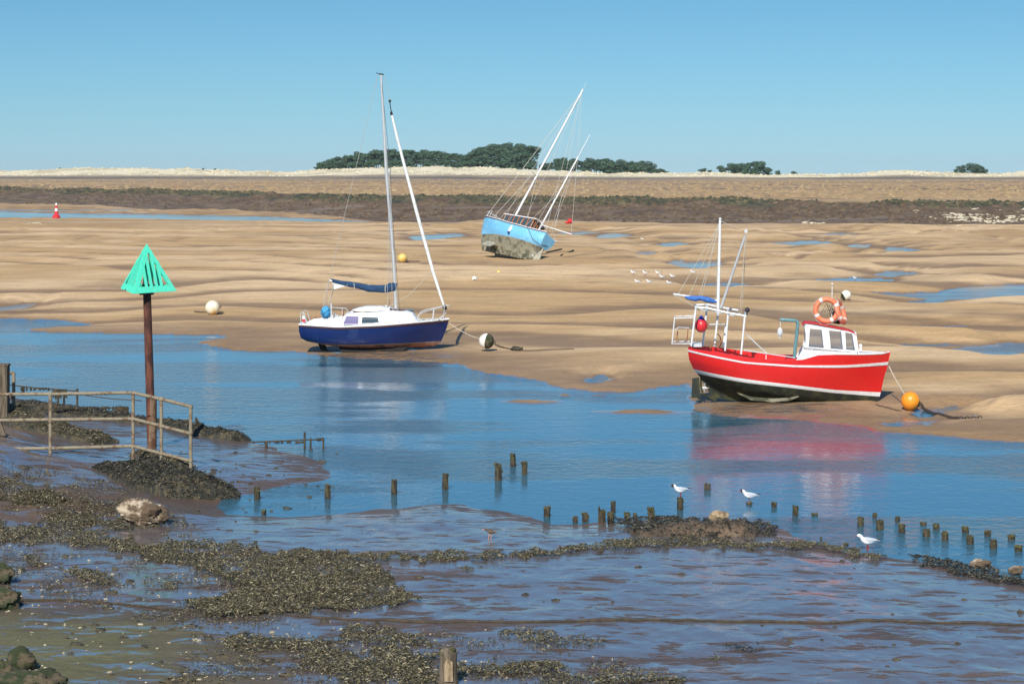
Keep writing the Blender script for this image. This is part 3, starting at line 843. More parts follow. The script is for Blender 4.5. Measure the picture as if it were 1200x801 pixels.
    b = MB(); b.box(P(942,379.5,-.46), (.05,.03,.06)); b.build('side_light', M['teal'], wh)
    b = MB(); b.tube([P(974,378,0), P(974.5,335,0)], .014, 6); b.sphere(P(974.5,332.5,0), .035, 8, 6); b.build('aerial', M['white'], wh)
    b = MB(); b.tube([P(1007,410,-.12), P(1007,405,-.12)], .05, 10); b.sphere(P(1007,404,-.12), .065, 10, 6); b.build('mushroom_vent', M['white'], root)
    # stern gantry: four posts, top frame
    def post(a, c, y, r=.033):
        b = MB(); b.tube([P(a[0],a[1],y), P(c[0],c[1],y)], r, 8); b.build('gantry_post', M['white'], root)
    yg = .82
    post((811,404),(816.5,358.5),-.62); post((824,408),(829.5,359),.0+.55)
    post((850,409),(853.5,366),-.85+.05); post((848.5,409),(851.5,383),.8); post((868.5,413),(873,367),-yg)
    post((838,408),(843,362),.75)
    b = MB()
    b.tube([P(816,359,-.62), P(829.5,359.8,-.72), P(853.5,365,-.8), P(874,368.5,-yg)], .034, 8)
    b.tube([P(816,359,.55), P(829.5,358.5,.6), P(845,362,.76), P(866,365.5,.8)], .034, 8)
    for (x, y, yy) in ((816,359,.58), (830,359.8,.65), (853.5,365,.78), (874,368.5,.8)): b.tube([P(x,y,-yy-.1), P(x,y-.5,yy)], .028, 6)
    b.build('gantry_frame', M['white'], root)
    b = MB(); b.tube([P(820,360,-.7), P(826,363,-.66), P(835,361.5,-.7), P(842,366,-.74), P(850,364,-.78), P(858,368.5,-.8), P(866,366,-.8), P(872,370,-.8)], .022, 5)
    b.tube([P(836,362,-.4), P(845,364,-.3), P(855,366,-.4)], .03, 6); b.build('lashing', M['galv'], root)
    b = MB(); b.sphere(P(875.5,361.5,-.8), .085, 12, 8, sq=(1,.7,1)); b.tube([P(875,369,-.8), P(875.3,363,-.8)], .02, 6); lt = b.build('deck_lamp', M['black'], root)
    # rear frame hanging over the stern
    b = MB()
    for yy in (-.5, .45):
        b.tube([P(811,402,yy), P(788.5,402,yy), P(791.5,372.5,yy), P(815,371.5,yy)], .022, 6)
    b.tube([P(788.5,402,-.5), P(788.5,402,.45)], .022, 6); b.tube([P(791.5,372.5,-.5), P(791.5,372.5,.45)], .022, 6)
    b.tube([P(792,386,-.5), P(796,383.5,-.3), P(812,385,0)], .016, 6)
    b.build('stern_frame', M['white'], root)
    for q_ in ([P(794,401,-.2), P(795,388,-.2)], [P(806,400,-.1), P(807,386,-.1)], [P(833,408,-.3), P(835,401,-.3), P(844,404,-.3), P(846,396,-.3)]):
        b = MB(); b.tube(q_, .019, 5); b.build('gear_hook', M['varnish'], root)
    b = MB(); b.tube([P(843,409,-.2), P(845.5,402,-.2), P(844.5,394.5,-.2), P(841.5,390.5,-.2)], .02, 6); b.build('gaff_hook', M['rust'], root)
    b = MB(); b.tube([P(832,380,-.2), P(850,379.5,-.3)], .022, 6); b.tube([P(874,390,-.5), P(899,413,-.6)], .02, 6); b.tube([P(872,408,-.9), P(930,416,-.98)], .018, 6)
    b.tube([P(897,413,-.98), P(897,420,-1.05)], .016, 6); b.build('hand_rail', M['galv'], root)
    # hydraulic arm with block
    b = MB(); b.tube([P(930,418,-.55), P(931,405,-.55), P(934,378,-.55), P(933.5,375.5,-.55), P(931.5,374,-.55), P(913.5,373,-.55)], .055, 8)
    arm = b.build('hauling_arm', M['teal'], root)
    b = MB(); b.tube([P(914,374,-.55), P(913.8,382,-.55)], .012, 6); b.sphere(P(913.5,387.5,-.55), .13, 10, 8, sq=(.7,.4,1.15)); b.tube([P(913,392,-.55), P(913,395,-.55)], .02, 6); b.build('pulley_block', M['galv'], arm)
    # mast, derrick, boom and sail
    b = MB(); b.tube([P(842,362,0), P(844.5,258,0)], [.055,.042], 10); mast = b.build('mast', M['white'], root)
    b = MB(); b.sphere(P(844.6,257,0), .055, 8, 6); b.tube([P(843.2,262,0), P(843.2,266,0)], .03, 6); b.build('masthead_fitting', M['galv'], mast)
    b = MB(); b.tube([P(845.5,361,-.05), P(873.5,276,-.3)], [.048,.04], 8); der = b.build('derrick', M['alu'], root)
    b = MB(); b.box(P(874.5,270.5,-.3), (.10,.08,.11)); b.build('derrick_head', M['galv'], der)
    b = MB(); b.tube([P(841,352.5,0), P(790,344.5,-.3)], [.03,.035], 8); boom = b.build('boom', M['white'], root)
    b = MB()
    pts = [P(803,347,-.22), P(807,349,-.2), P(815,350,-.16), P(822,349.5,-.12), P(830,351.5,-.08), P(836,353,-.04), P(840,354,0)]
    b.tube(pts, [.03,.07,.095,.08,.10,.08,.04], 10); b.build('furled_sail', M['bluecloth'], boom)
    b = MB()
    top = P(843.8,263,0)
    for q in (P(795.5,345,-.27), P(809,346,-.2), P(820,348,-.15), P(823,348,-.12)): b.tube([top, q], .010, 4)
    b.tube([P(844.8,259,0), P(858,265,-.12), P(873,269,-.3)], .008, 4)
    b.tube([P(874,274,-.3), P(867,366,-.8)], .009, 4); b.tube([P(875,274,-.3), P(869.5,366,-.2)], .009, 4); b.tube([P(843,275,0), P(839,358,.3)], .009, 4)
    b.tube([P(791,346,-.3), P(814,358,-.55)], .010, 4)
    b.build('rigging', M['rope'], root)
    # clutter on deck
    b = MB(); b.box(P(817,404,0), (.35,.9,.10)); b.build('deck_locker', M['galv'], root)
    Mt = Matrix.Translation(root.location) @ Euler((0,0,-yaw)).to_matrix().to_4x4()
    return root, P, Mt
rb, rbP, rbM = red_boat()
def on_boat(M_, v): return M_ @ v
# things hanging from or lying on the red boat
def lifering(name, c, rr, tr, axis, label):
    root = empty(name, c, (0,0,0), label, 'life ring', 'life rings on the wheelhouse roof')
    b = MB(); b.torus((0,0,0), rr, tr, axis, 36, 12); b.build('ring', M['ringorange'], root)
    q = Vector(axis).to_track_quat('Z', 'Y')
    for k in range(4):
        b = MB(); a0 = k*math.pi/2 + .5
        pts = [q @ Vector((rr*math.cos(a0+t), rr*math.sin(a0+t), 0)) for t in (-.13,-.06,0,.06,.13)]
        b.tube(pts, tr*1.04, 12); b.build('band', M['ringwhite'], root)
    b = MB()
    for k in range(4):
        a0 = k*math.pi/2 + .5; pts = []
        for t in range(9):
            a = a0 + t*math.pi/16; bulge = rr + tr*1.02 + .03*math.sin(t*math.pi/8)
            pts.append(q @ Vector((bulge*math.cos(a), bulge*math.sin(a), 0)))
        b.tube(pts, .008, 5)
    b.build('grab_line', M['rope'], root)
    return root
lifering('life_ring', rbM @ rbP(967.5,362.5,-.28), .36, .085, (-.12,-1,.10), 'faded orange life ring facing us on the red boat’s wheelhouse roof')
lifering('life_ring', rbM @ rbP(984,365,-.02), .34, .085, (.85,-.35,.30), 'orange life ring seen nearly edge-on behind the other ring on the wheelhouse')
b = MB(); r0 = random.Random(3)
for k in range(9):
    c = rbP(974+r0.uniform(0,11), 370+r0.uniform(-4,8), r0.uniform(-.15,.15)); b.sphere(c, r0.uniform(.05,.09), 8, 6)
for k in range(5): b.tube([rbP(962+k*3, 366-k, -.1), rbP(968+k*3, 355+k*2, -.05), rbP(974+k*2, 372, 0)], .012, 5)
o = b.build('lashed_gear', M['black']); o.matrix_world = rbM; tag(o, 'dark tangle of lashed gear between the two life rings', 'gear')
b = MB(); b.sphere((0,0,0), .21, 20, 14, sq=(1,1,1.12)); fl = b.build('net_float', M['redplastic']); fl.location = rbM @ rbP(822.5,381.5,-.1)
tag(fl, 'round red fender with blue cap hanging in the red boat’s stern gantry', 'float')
b = MB(); b.tube([(0,0,.19),(0,0,.27),(0,0,.33)], [.12,.07,.03], 10); b.build('cap', M['bluecap'], fl)
b = MB(); b.tube([(0,0,.32),(.01,0,.55)], .012, 5); b.build('lanyard', M['rope'], fl)

# ------------------------------------------------------------------ blue yacht
def yacht():
    cx, by, Y0 = 440, 414, 94.3
    s = F/Y0
    root = empty('sailing_yacht', at(cx, by, Y0), (0,0,0), 'dark blue sailing yacht with white cabin and furled sails, dried out beside the channel', 'sailing boat')
    P = lambda px, py, y=0: Vector(((px-cx)/s, y, (by-py)/s))
    stf = [0, .04, .12, .28, .48, .66, .80, .91, 1]
    lev = [
     (352,526,[(352,380),(398,382.3),(447,380.2),(490,377.2),(526,375)],[.72,.80,.92,1.06,1.14,1.06,.82,.45,.03]),
     (352.3,523.5,[(352,387),(398,390),(447,388.5),(490,386),(524,384)],[.70,.79,.91,1.05,1.12,1.02,.75,.38,.03]),
     (354,520,[(354,394.5),(398,398),(447,396.5),(490,394.5),(520,393)],[.60,.72,.86,1.0,1.06,.93,.64,.30,.03]),
     (360,517,[(360,398.5),(378,401.5),(415,402),(470,401),(517,399.7)],[.42,.60,.78,.94,.98,.84,.54,.24,.03]),
     (370,513,[(370,401),(385,403.5),(415,405),(470,404.5),(513,403.3)],[.15,.38,.60,.78,.80,.66,.40,.18,.03]),
     (380,508,[(380,403),(415,407),(470,407),(508,405.5)],[.02,.08,.2,.3,.34,.28,.16,.08,.03]),
     (386,506,[(386,404),(415,408),(470,408),(506,406)],[.01,.03,.06,.08,.08,.08,.05,.03,.02])]
    h, S = hull(cx, by, s, lev, stf, [M['navy'], M['navy'], M['navy'], M['antifoul_pink'], M['antifoul_pink'], M['antifoul_black']], root)
    side_strip(S[0], S[1], -.02, .16, .03, M['wood_trim'], 'rubbing_strake', root)
    side_strip(S[3], S[4], -.12, .08, .006, M['palekeel'], 'boot_line', root)
    for sg in (-1, 1):
        b = MB()
        b.panel([P(398,404,sg*.55), P(478,405,sg*.55), P(470,414.5,sg*.72), P(404,415.5,sg*.72)], .09, (0,1,.25)); b.build('keel', M['antifoul_black'], root)
    b = MB(); b.panel([P(372,401), P(381,402.5), P(384,411), P(376,410)], .05, (0,1,0)); b.build('rudder', M['antifoul_black'], root)
    deck(S[0], S[1], -.16, M['gel'], 'deck', root, .05, .02)
    b = MB()
    for sg in (-1, 1): b.tube([Vector((p.x, sg*p.y, p.z+.045)) for p in S[0]], .03, 6)
    b.build('toe_rail', M['gel'], root)
    # coachroof
    def loft(sec, mat, name, parent, nn=9):
        """sections: (px, py_base, py_top, half_base, half_top) -> rounded cabin"""
        b = MB(); rr = []
        for (px, yb, yt, hb, ht) in sec:
            a = P(px, yb, 0).z; t = P(px, yt, 0).z; x = P(px, 0, 0).x
            r_ = [Vector((x, -hb, a)), Vector((x, -(hb*.35+ht*.65), a+(t-a)*.72)), Vector((x, -ht, a+(t-a)*.90))]
            r_ += [Vector((x, ht*f, t - (t-a)*.10*f*f)) for f in (-.66,-.33,0,.33,.66)]
            r_ += [Vector((x, ht, a+(t-a)*.90)), Vector((x, (hb*.35+ht*.65), a+(t-a)*.72)), Vector((x, hb, a))]
            rr.append(r_)
        b.grid(rr); b.add(rr[0], [tuple(range(len(rr[0])))]); b.add(rr[-1], [tuple(reversed(range(len(rr[-1]))))])
        return b.build(name, mat, parent, angle=28)
    cab = loft([(399.5,382,374.5,.74,.66),(403,382,369,.76,.66),(407,382,365.5,.78,.66),(418,382,363.8,.82,.66),(446,380.5,363,.84,.66),(462,380,361.5,.80,.62),(478,379,363,.72,.52),(484,378.5,365,.64,.46),(488,378.2,370.5,.56,.36),(491,378,376.5,.46,.26)], M['gel'], 'cabin', root)
    hat = loft([(413,365,362.6,.50,.44),(420,364.5,360,.52,.46),(430,364,358,.52,.46),(446,363.2,358,.50,.44),(456,363,359.8,.46,.40),(463,362.5,361.3,.42,.34)], M['gel'], 'raised_hatch', cab)
    b = MB()
    for y in (-.60, .60): b.tube([P(414,363.2,y), P(420,364.3,y), P(446,366,y)], .028, 6)
    b.tube([P(457,361,-.5), P(470,362.2,-.45), P(475,363,-.3)], .03, 6)
    b.build('handrail', M['wood_trim'], cab)
    def win(q, mat):
        for sg in (-1, 1):
            b = MB(); b.panel([P(x, y, sg*(.835 - (381-y)*.0075)) for x, y in q], .02, (0,1,0)); wf = b.build('window', M[mat], cab, smooth=False)
            b = MB(); pts = [P(x, y, sg*(.842 - (381-y)*.0075)) for x, y in q]; b.tube(pts, .017, 5, closed=True); b.build('frame', M['white'], wf)
    win([(403.8,378.3),(407.8,368.8),(421.7,369.2),(421.2,378.4)], 'purpleglass')
    win([(425.2,377.4),(426,369.8),(444.0,370.3),(445.4,376.2),(440,377.2)], 'darkglass')
    # cockpit coaming
    b = MB()
    for sg in (-1, 1): b.panel([P(357,379,sg*.62), P(366,374.5,sg*.62), P(390,372,sg*.66), P(402,371,sg*.70), P(402,381,sg*.74), P(357,381.5,sg*.66)], .05, (0,1,0))
    b.box(P(357.5,378,0), (.06,1.2,.20)); b.build('cockpit_coaming', M['gel'], root)
    # deck gear
    for (x, y, sd_) in ((391,371,-.66),(391,371,.66),(397,371,-.68),(458,361.5,-.3),(452,361.5,.3)):
        b = MB(); p_ = P(x, y, sd_); b.tube([p_, p_+Vector((0,0,.07)), p_+Vector((0,0,.13))], [.06,.045,.055], 10); b.build('winch', M['galv'], root)
    b = MB(); b.tube([P(362,374,0), P(372,370,.05), P(384,371,.08)], .022, 6); b.build('tiller', M['varnish'], root)
    b = MB(); b.tube([P(392,329.5,-.05), P(386,352,-.1), P(380,376,-.2)], .012, 4); b.tube([P(392,329.5,.05), P(388,352,0), P(383,376,.1)], .012, 4); b.build('mainsheet', M['rope'], root)
    for (x, sd_) in ((497,-.45),(360,-.6),(470,-.86)):
        b = MB(); b.box(P(x,376.5,sd_)+Vector((0,0,.03)), (.16,.04,.04)); b.build('cleat', M['galv'], root)
    b = MB(); b.box(P(402,371,0), (.05,.5,.55)); b.build('companionway_board', M['varnish'], root, smooth=False)
    b = MB(); b.box(P(479,363.5,0), (.42,.42,.06)); b.build('fore_hatch', M['darkglass'], root, smooth=False)
    b = MB()
    for k_, x in enumerate((428,436,448)): b.tube([P(x,361,-.2), P(x+4,360.3,-.32), P(x+8,361.5,-.2), P(x+3,361,-.08), P(x,361.2,-.2)], .016, 5)
    b.tube([P(463,362,-.1), P(440,361.5,-.35), P(414,364,-.5)], .010, 4); b.build('coiled_halyard', M['rope'], root)
    # spars
    b = MB(); b.tube([P(464.2,362,0), P(461,300,0), P(452.5,200,0), P(446.6,88,0)], [.07,.07,.065,.05], 10); mast = b.build('mast', M['alu'], root)
    b = MB(); b.box(P(446.4,87,0), (.16,.06,.06)); b.tube([P(446,87,0), P(441.5,86,0), P(441.5,84.5,0)], .018, 5); b.tube([P(446.6,87,0), P(450,87.5,0)], .025, 6); b.build('masthead', M['black'], mast)
    b = MB(); b.tube([P(456.5,202,-.9), P(455.8,201,0), P(456.5,200,.9)], .02, 6); b.box(P(456,201.5,-.06), (.09,.08,.14)); b.build('spreader', M['galv'], mast)
    b = MB(); b.tube([P(463,338,0), P(386.5,328.6,-.04)], .035, 8); boom = b.build('boom', M['alu'], root)
    b = MB()
    pts = [(387.5,327.8,.04),(391,329,.075),(400,330.8,.085),(410,333,.10),(420,335,.115),(432,337.5,.13),(443,338.5,.14),(452,338,.145),(458,336.5,.16),(462,335.5,.17),(465,336,.12)]
    b.tube([P(x, y, -.03) for x, y, r_ in pts], [r_*1.12 for x, y, r_ in pts], 12)
    sc2 = b.build('sail_cover', M['navycloth'], boom)
    for v in sc2.data.vertices: v.co.z += .02*math.sin(v.co.x*23) ; v.co.y *= .75
    b = MB(); b.tube([P(406,329.5,-.03), P(407,336,-.13), P(406,337,.03)], .012, 5); b.tube([P(415,331.5,-.11), P(415.5,338.5,-.12)], .014, 5); b.tube([P(453,331.5,-.12), P(451.5,337,-.17), P(452,343.3,-.12)], .018, 5); b.build('tie', M['rope'], boom)
    b = MB(); b.panel([P(389.5,331,-.05), P(405,334.8,-.05), P(391.5,339,-.02)], .01, (0,1,0)); b.build('sail_corner', M['sail'], boom)
    b = MB(); b.tube([P(458.8,133,0), P(465,160,0), P(490,255,0), P(508,320,0), P(520.5,359,0)], [.045,.06,.075,.07,.05], 8); b.build('furled_jib', M['sail'], root)
    b = MB(); b.tube([P(456.6,119,0), P(458.8,133,0)], .022, 6); b.tube([P(457,117,0), P(456.8,120,0)], .06, 6); b.tube([P(458.4,131,0), P(459,135,0)], .06, 6); b.tube([P(520.3,357.5,0), P(521.8,363,0)], .09, 8); b.build('furling_gear', M['black'], root)
    b = MB(); wr = .0085
    b.tube([P(450,88,0), P(456.7,118,0)], wr, 4)
    b.tube([P(443,88,0), P(425,165,0), P(403,255,0), P(386,328,0)], wr, 4)
    b.tube([P(386,326,0), P(382,350,.2), P(378.5,376,.5)], .012, 4); b.tube([P(386,327,0), P(381,345,-.3), P(377,379,-.6)], .008, 4); b.tube([P(386,326,0), P(378,377,0)], wr, 4)
    for sg in (-1, 1):
        b.tube([P(446.8,92,0), P(456.3,201,sg*.9), P(462,377,sg*.98)], wr, 4)
        b.tube([P(455.8,203,0), P(455,378,sg*.98)], wr, 4); b.tube([P(455.8,203,0), P(468,377.5,sg*.95)], wr, 4)
    b.tube([P(505,319,0), P(480,345,-.2), P(458,358,-.35)], .010, 4)
    b.build('rigging', M['wire'], root)
    # pulpit, pushpit, stanchions
    b = MB(); rr = .016
    for sg in (-1, 1):
        b.tube([P(526.5,358,sg*.05), P(523,357.5,sg*.16), P(511,361,sg*.42), P(500,363.5,sg*.62), P(493,366,sg*.72), P(490,370,sg*.76), P(490.5,377,sg*.78)], rr, 6)
        b.tube([P(508.5,361.6,sg*.46), P(507,376,sg*.55)], rr, 6); b.tube([P(521,358,sg*.2), P(519.5,375,sg*.2)], rr, 6); b.tube([P(523,366,sg*.1), P(514,374,sg*.4)], rr, 6)
    b.tube([P(526.5,358,-.05), P(527.3,359.5,0), P(526.5,358,.05)], rr, 6); b.build('pulpit', M['galv'], root)
    b = MB()
    for sg in (-1, 1):
        b.tube([P(354.5,379,sg*.62), P(353.5,366,sg*.60), P(356,364.5,sg*.62), P(358.5,366,sg*.66), P(360,372,sg*.68), P(362,379,sg*.70)], rr, 6)
    b.tube([P(353.7,366,-.6), P(353.7,366,.6)], rr, 6); b.build('pushpit', M['galv'], root)
    b = MB()
    b.tube([P(389.5,371,-.6), P(389.5,354.5,-.6)], .03, 6); b.tube([P(390,359,-.6), P(407,360,-.7)], .015, 5); b.tube([P(402.5,360,-.68), P(402.5,372,-.7)], .014, 5); b.tube([P(407,360,-.7), P(409,363,-.7)], .014, 5)
    for x in (396,447,460): b.tube([P(x,381,-.98), P(x,371.5,-.98)], .010, 5)
    b.build('stanchion', M['galv'], root)
    b = MB(); b.tube([P(396,372,-.98), P(447,371.5,-1.02), P(491,368,-.77)], .005, 4); b.build('guard_wire', M['wire'], root)
    b = MB(); b.sphere(P(382.8,365.2,-.35), .27, 16, 12, sq=(.85,.7,1.0), fn=lambda p: 1+.05*math.sin(p.x*9+p.z*7)); b.build('outboard_cover', M['cyan'], root)
    b = MB(); b.tube([P(377.5,361,-.50), P(382,371,-.58)], .012, 4); b.tube([P(388,361,-.5), P(379,368,-.56)], .012, 4); b.tube([P(377,366,-.5), P(388.5,367,-.5)], .012, 4); b.build('lashing', M['navycloth'], root)
    b = MB(); b.panel([P(355.8,369,-.62), P(358.6,369,-.62), P(359,372.6,-.62), P(356,372.6,-.62)], .05, (0,1,0)); b.build('danbuoy', M['white'], root)
    b = MB(); b.panel([P(356,372.7,-.62), P(359,372.7,-.62), P(359.6,376,-.62), P(356.4,376,-.62)], .05, (0,1,0)); b.build('danbuoy_base', M['redplastic'], root)
    b = MB(); r1 = random.Random(5)
    for k in range(12): b.tube([P(r1.uniform(491,522), 375, r1.uniform(-.3,.3)), P(r1.uniform(491,522), 373.5, r1.uniform(-.4,.4)), P(r1.uniform(491,520), 375.2, r1.uniform(-.3,.3))], .018, 5)
    b.build('anchor_rope', M['rope'], root)
    return root
ya = yacht()

# ------------------------------------------------------------------ pale blue ketch lying over on its bilge
def ketch():
    Y0 = 190.0
    root = empty('ketch', (0,0,0), (0,0,0), 'pale blue two-masted ketch heeled steeply on the dry sand, far beyond the others', 'sailing boat')
    # local: +x to the bow, +y port, z up, metres, keel at z 0
    stf = [0, .1, .28, .5, .7, .86, .95, 1]
    k = 1.0
    def yc(pairs): return pairs
    L = 7.4
    lev = [
     (-3.75,3.95,[(-3.8,-2.40),(-2,-2.30),(0,-2.36),(2,-2.62),(3.95,-3.05)],[.72,.92,1.20,1.30,1.14,.74,.36,.03]),
     (-3.72,3.78,[(-3.8,-2.0),(-2,-1.95),(0,-2.0),(2,-2.2),(3.95,-2.55)],[.70,.92,1.20,1.29,1.10,.66,.30,.03]),
     (-3.66,3.55,[(-3.8,-1.55),(-2,-1.55),(0,-1.6),(2,-1.75),(3.95,-2.0)],[.58,.84,1.14,1.22,1.0,.56,.24,.03]),
     (-3.55,3.35,[(-3.7,-1.25),(0,-1.3),(3.95,-1.5)],[.30,.60,.94,1.04,.78,.40,.17,.03]),
     (-3.4,3.05,[(-3.4,-.95),(0,-.80),(3.9,-.95)],[.08,.26,.58,.70,.48,.22,.10,.03]),
     (-3.2,2.75,[(-3.2,-.6),(-2,-.42),(0,-.36),(3.7,-.5)],[.04,.09,.24,.34,.24,.13,.07,.03]),
     (-3.0,2.4,[(-3,0),(3.4,-.08)],[.04,.05,.07,.08,.07,.05,.04,.03])]
    h, S = hull(0, 0, 1, lev, stf, [M['sky_hull'], M['sky_hull'], M['sky_hull'], M['olive_bottom'], M['olive_bottom'], M['fouledkeel']], root)
    side_strip(S[0], S[1], -.03, .15, .035, M['wood_trim'], 'rubbing_strake', root)
    deck(S[0], S[1], .2, M['gel'], 'deck', root, .06, .03)
    b = MB()
    for sg in (-1, 1): b.tube([Vector((p.x, sg*(p.y-.02), p.z+.04)) for p in S[0]], .05, 6)
    b.build('toe_rail', M['gel'], root)
    b = MB()
    for sg in (-1, 1):
        b = MB(); b.panel([(1.9,sg*.50,.75),(.5,sg*.78,.62),(.6,sg*1.25,.0),(1.7,sg*1.12,.05)], .07, (0,1,.4*sg)); b.build('bilge_keel', M['palekeel'], root)
    _n0 = set(bpy.data.objects)
    b = MB(); b.panel([(-3.15,0,1.2),(-3.6,0,1.3),(-3.85,0,0),(-3.1,0,-.02)], .07, (0,1,0)); b.build('rudder', M['palekeel'], root)
    b = MB(); b.sphere((-2.95,.0,.48), .1, 8, 6); b.tube([(-2.95,0,.48),(-2.5,0,.5)], .04, 6); b.build('propeller', M['galv'], root)
    # pilothouse: pillars, glass, roof
    cab = None
    zb, zt = 1.78, 2.85
    x0, x1, yy = -1.9, 1.3, .78
    b = MB()
    for sg in (-1, 1): b.panel([(x0,sg*yy,zb-.2),(x1+.3,sg*.62,zb-.1),(x1+.3,sg*.60,zb+.2),(x0,sg*yy,zb+.18)], .05, (0,1,0))
    b.panel([(x0,-yy,zb-.2),(x0,yy,zb-.2),(x0,yy,zb+.18),(x0,-yy,zb+.18)], .05, (1,0,0))
    b.panel([(x1+.3,-.62,zb-.2),(x1+.3,.62,zb-.2),(x1+.3,.62,zb+.2),(x1+.3,-.62,zb+.2)], .05, (1,0,0))
    cab = b.build('pilothouse', M['gel'], root, smooth=False)
    n = 6
    for sg in (-1, 1):
        for i in range(n+1):
            f = i/n; x = x0+(x1-x0)*f; w_ = yy - .13*f
            b = MB(); b.box((x, sg*(w_-.02), (zb+zt)/2+.12), (.09,.05,zt-zb-.12)); b.build('pillar', M['varnish'], cab, smooth=False)
        b = MB(); b.panel([(x0,sg*(yy-.03),zb+.18),(x1,sg*(yy-.16),zb+.18),(x1,sg*(yy-.16),zt),(x0,sg*(yy-.03),zt)], .01, (0,1,0)); b.build('window', M['darkglass'], cab, smooth=False)
    b = MB(); b.box((x0+.02,0,(zb+zt)/2+.12), (.06,.09,zt-zb-.12)); b.box((x0+.02,-.4,(zb+zt)/2+.12), (.06,.07,zt-zb-.12)); b.box((x0+.02,.4,(zb+zt)/2+.12), (.06,.07,zt-zb-.12)); b.build('door_frame', M['varnish'], cab, smooth=False)
    b = MB(); rr = []
    for x in np.linspace(x0-.25, x1+.25, 8): rr.append([Vector((x, f*(yy+.02 - .13*(x-x0)/(x1-x0)), zt+.09-.07*f*f)) for f in (-1,-.5,0,.5,1)])
    b.grid(rr); b.grid([[p-Vector((0,0,.07)) for p in q] for q in rr])
    e = [q[0] for q in rr] + rr[-1][1:-1] + [q[-1] for q in reversed(rr)] + list(reversed(rr[0][1:-1])); b.grid([e, [p-Vector((0,0,.07)) for p in e]], closed=True)
    b.build('roof', M['white'], cab)
    b = MB(); b.box((.1,0,zt+.14), (1.1,.5,.06)); b.box((-2.7,0,1.95), (.7,.9,.16)); b.build('hatch', M['varnish'], root)
    b = MB(); b.box((2.3,0,2.02), (1.2,.7,.22), taper=.8); b.build('fore_cabin', M['gel'], root, smooth=False)
    b = MB(); b.sphere((2.5,.3,2.25), .22, 10, 8, sq=(1.6,.8,.7)); b.build('red_bag', M['redplastic'], root)
    b = MB(); b.tube([(.9,0,1.8),(.75,0,15.7)], [.095,.06], 10); m1 = b.build('main_mast', M['white'], root)
    b = MB(); b.tube([(.8,-.85,7.0),(.8,.85,7.0)], .03, 6); b.build('spreader', M['galv'], m1)
    b = MB(); b.box((.75,0,15.72), (.16,.1,.1)); b.tube([(.75,0,15.7),(.75,.0,16.4)], .012, 5); b.build('masthead', M['galv'], m1)
    b = MB(); b.tube([(-2.2,0,1.8),(-2.35,0,9.4)], [.08,.05], 10); m2 = b.build('mizzen_mast', M['white'], root)
    b = MB(); b.tube([(-2.3,-.5,6.0),(-2.3,.5,6.0)], .025, 6); b.build('spreader', M['galv'], m2)
    b = MB(); b.tube([(-2.35,0,9.4),(-2.36,0,11.6)], .022, 5); b.build('aerial', M['white'], m2)
    b = MB(); b.tube([(-2.25,0,2.75),(-5.2,-.5,2.65)], .045, 8); b.build('mizzen_boom', M['white'], root)
    b = MB(); b.tube([(.85,0,2.95),(-1.9,.0,2.9)], .05, 8); b.tube([(.6,0,3.03),(-.6,0,3.06),(-1.8,0,3.0)], [.09,.1,.06], 8); b.build('main_boom', M['varnish'], root)
    b = MB(); w_ = .014
    b.tube([(.75,0,15.5),(3.9,0,2.4)], .022, 4); b.tube([(.78,0,8.6),(3.2,0,2.3)], .022, 4)
    for sg in (-1, 1):
        b.tube([(.75,0,15.5),(.8,sg*.85,7.0),(.7,sg*1.22,1.85)], w_, 4); b.tube([(.8,0,7.0),(1.2,sg*1.2,1.85)], w_, 4); b.tube([(.8,0,7.0),(.1,sg*1.2,1.85)], w_, 4)
        b.tube([(-2.33,0,9.3),(-2.3,sg*.5,6.0),(-2.6,sg*1.0,1.85)], w_, 4); b.tube([(-2.3,0,6.0),(-1.7,sg*1.1,1.85)], w_, 4)
        b.tube([(.75,0,15.5),(-3.5,sg*.6,2.0)], w_, 4)
    b.tube([(-2.33,0,9.3),(-5.1,-.5,2.7)], w_, 4); b.tube([(-2.33,0,9.3),(-3.7,0,2.0)], w_, 4); b.tube([(.75,0,15.5),(-2.35,0,9.3)], w_, 4)
    b.build('rigging', M['wire'], root)
    b = MB(); rr = .022
    for sg in (-1, 1):
        b.tube([(4.0,0,3.0),(3.4,sg*.35,3.0),(2.9,sg*.62,2.9),(2.8,sg*.7,2.2)], rr, 6); b.tube([(3.5,sg*.3,3.0),(3.45,sg*.3,2.3)], rr, 6)
        for x in (1.9, .9, -1, -2.2, -3.2): b.tube([(x, sg*(1.0 if x<1.5 else .95), 1.85),(x, sg*(1.0 if x<1.5 else .95), 2.45)], .014, 5)
    b.build('guard_rail', M['galv'], root)
    b = MB(); b.sphere((-.55,1.30,1.28), .17, 10, 10, sq=(.8,.6,2.2)); b.tube([(-.55,1.28,1.6),(-.55,1.2,1.85)], .012, 4); fn = b.build('fender', M['white'], root)
    b = MB(); b.sphere((-.56,1.32,.97), .14, 8, 6, sq=(.8,.6,.8)); b.build('fender_end', M['bluecap'], fn)
    b = MB(); b.tube([(-2.0,1.14,1.8),(-3.0,1.02,.95),(-3.6,.55,.75),(-3.72,-.2,1.1)], .02, 5); b.build('stern_line', M['darkrope'], root)
    for o_ in list(bpy.data.objects):
        if o_ not in _n0 and o_.parent is root and o_.name.split('.')[0] not in ('rudder', 'propeller'): o_.location.z += .55
    heel, trim = R(33), R(7)
    head = Vector((-.74,.67,0)).normalized()
    yawa = math.atan2(head.y, head.x)
    # starboard (local -y) goes down
    Rm = Matrix.Rotation(yawa, 4, 'Z') @ Matrix.Rotation(-trim, 4, 'Y') @ Matrix.Rotation(heel, 4, 'X')
    # put the lowest hull point on the sand
    lo = min((Rm @ v.co for v in h.data.vertices), key=lambda v: v.z)
    c = hit(590, 303)
    g = hz(c.x, c.y)
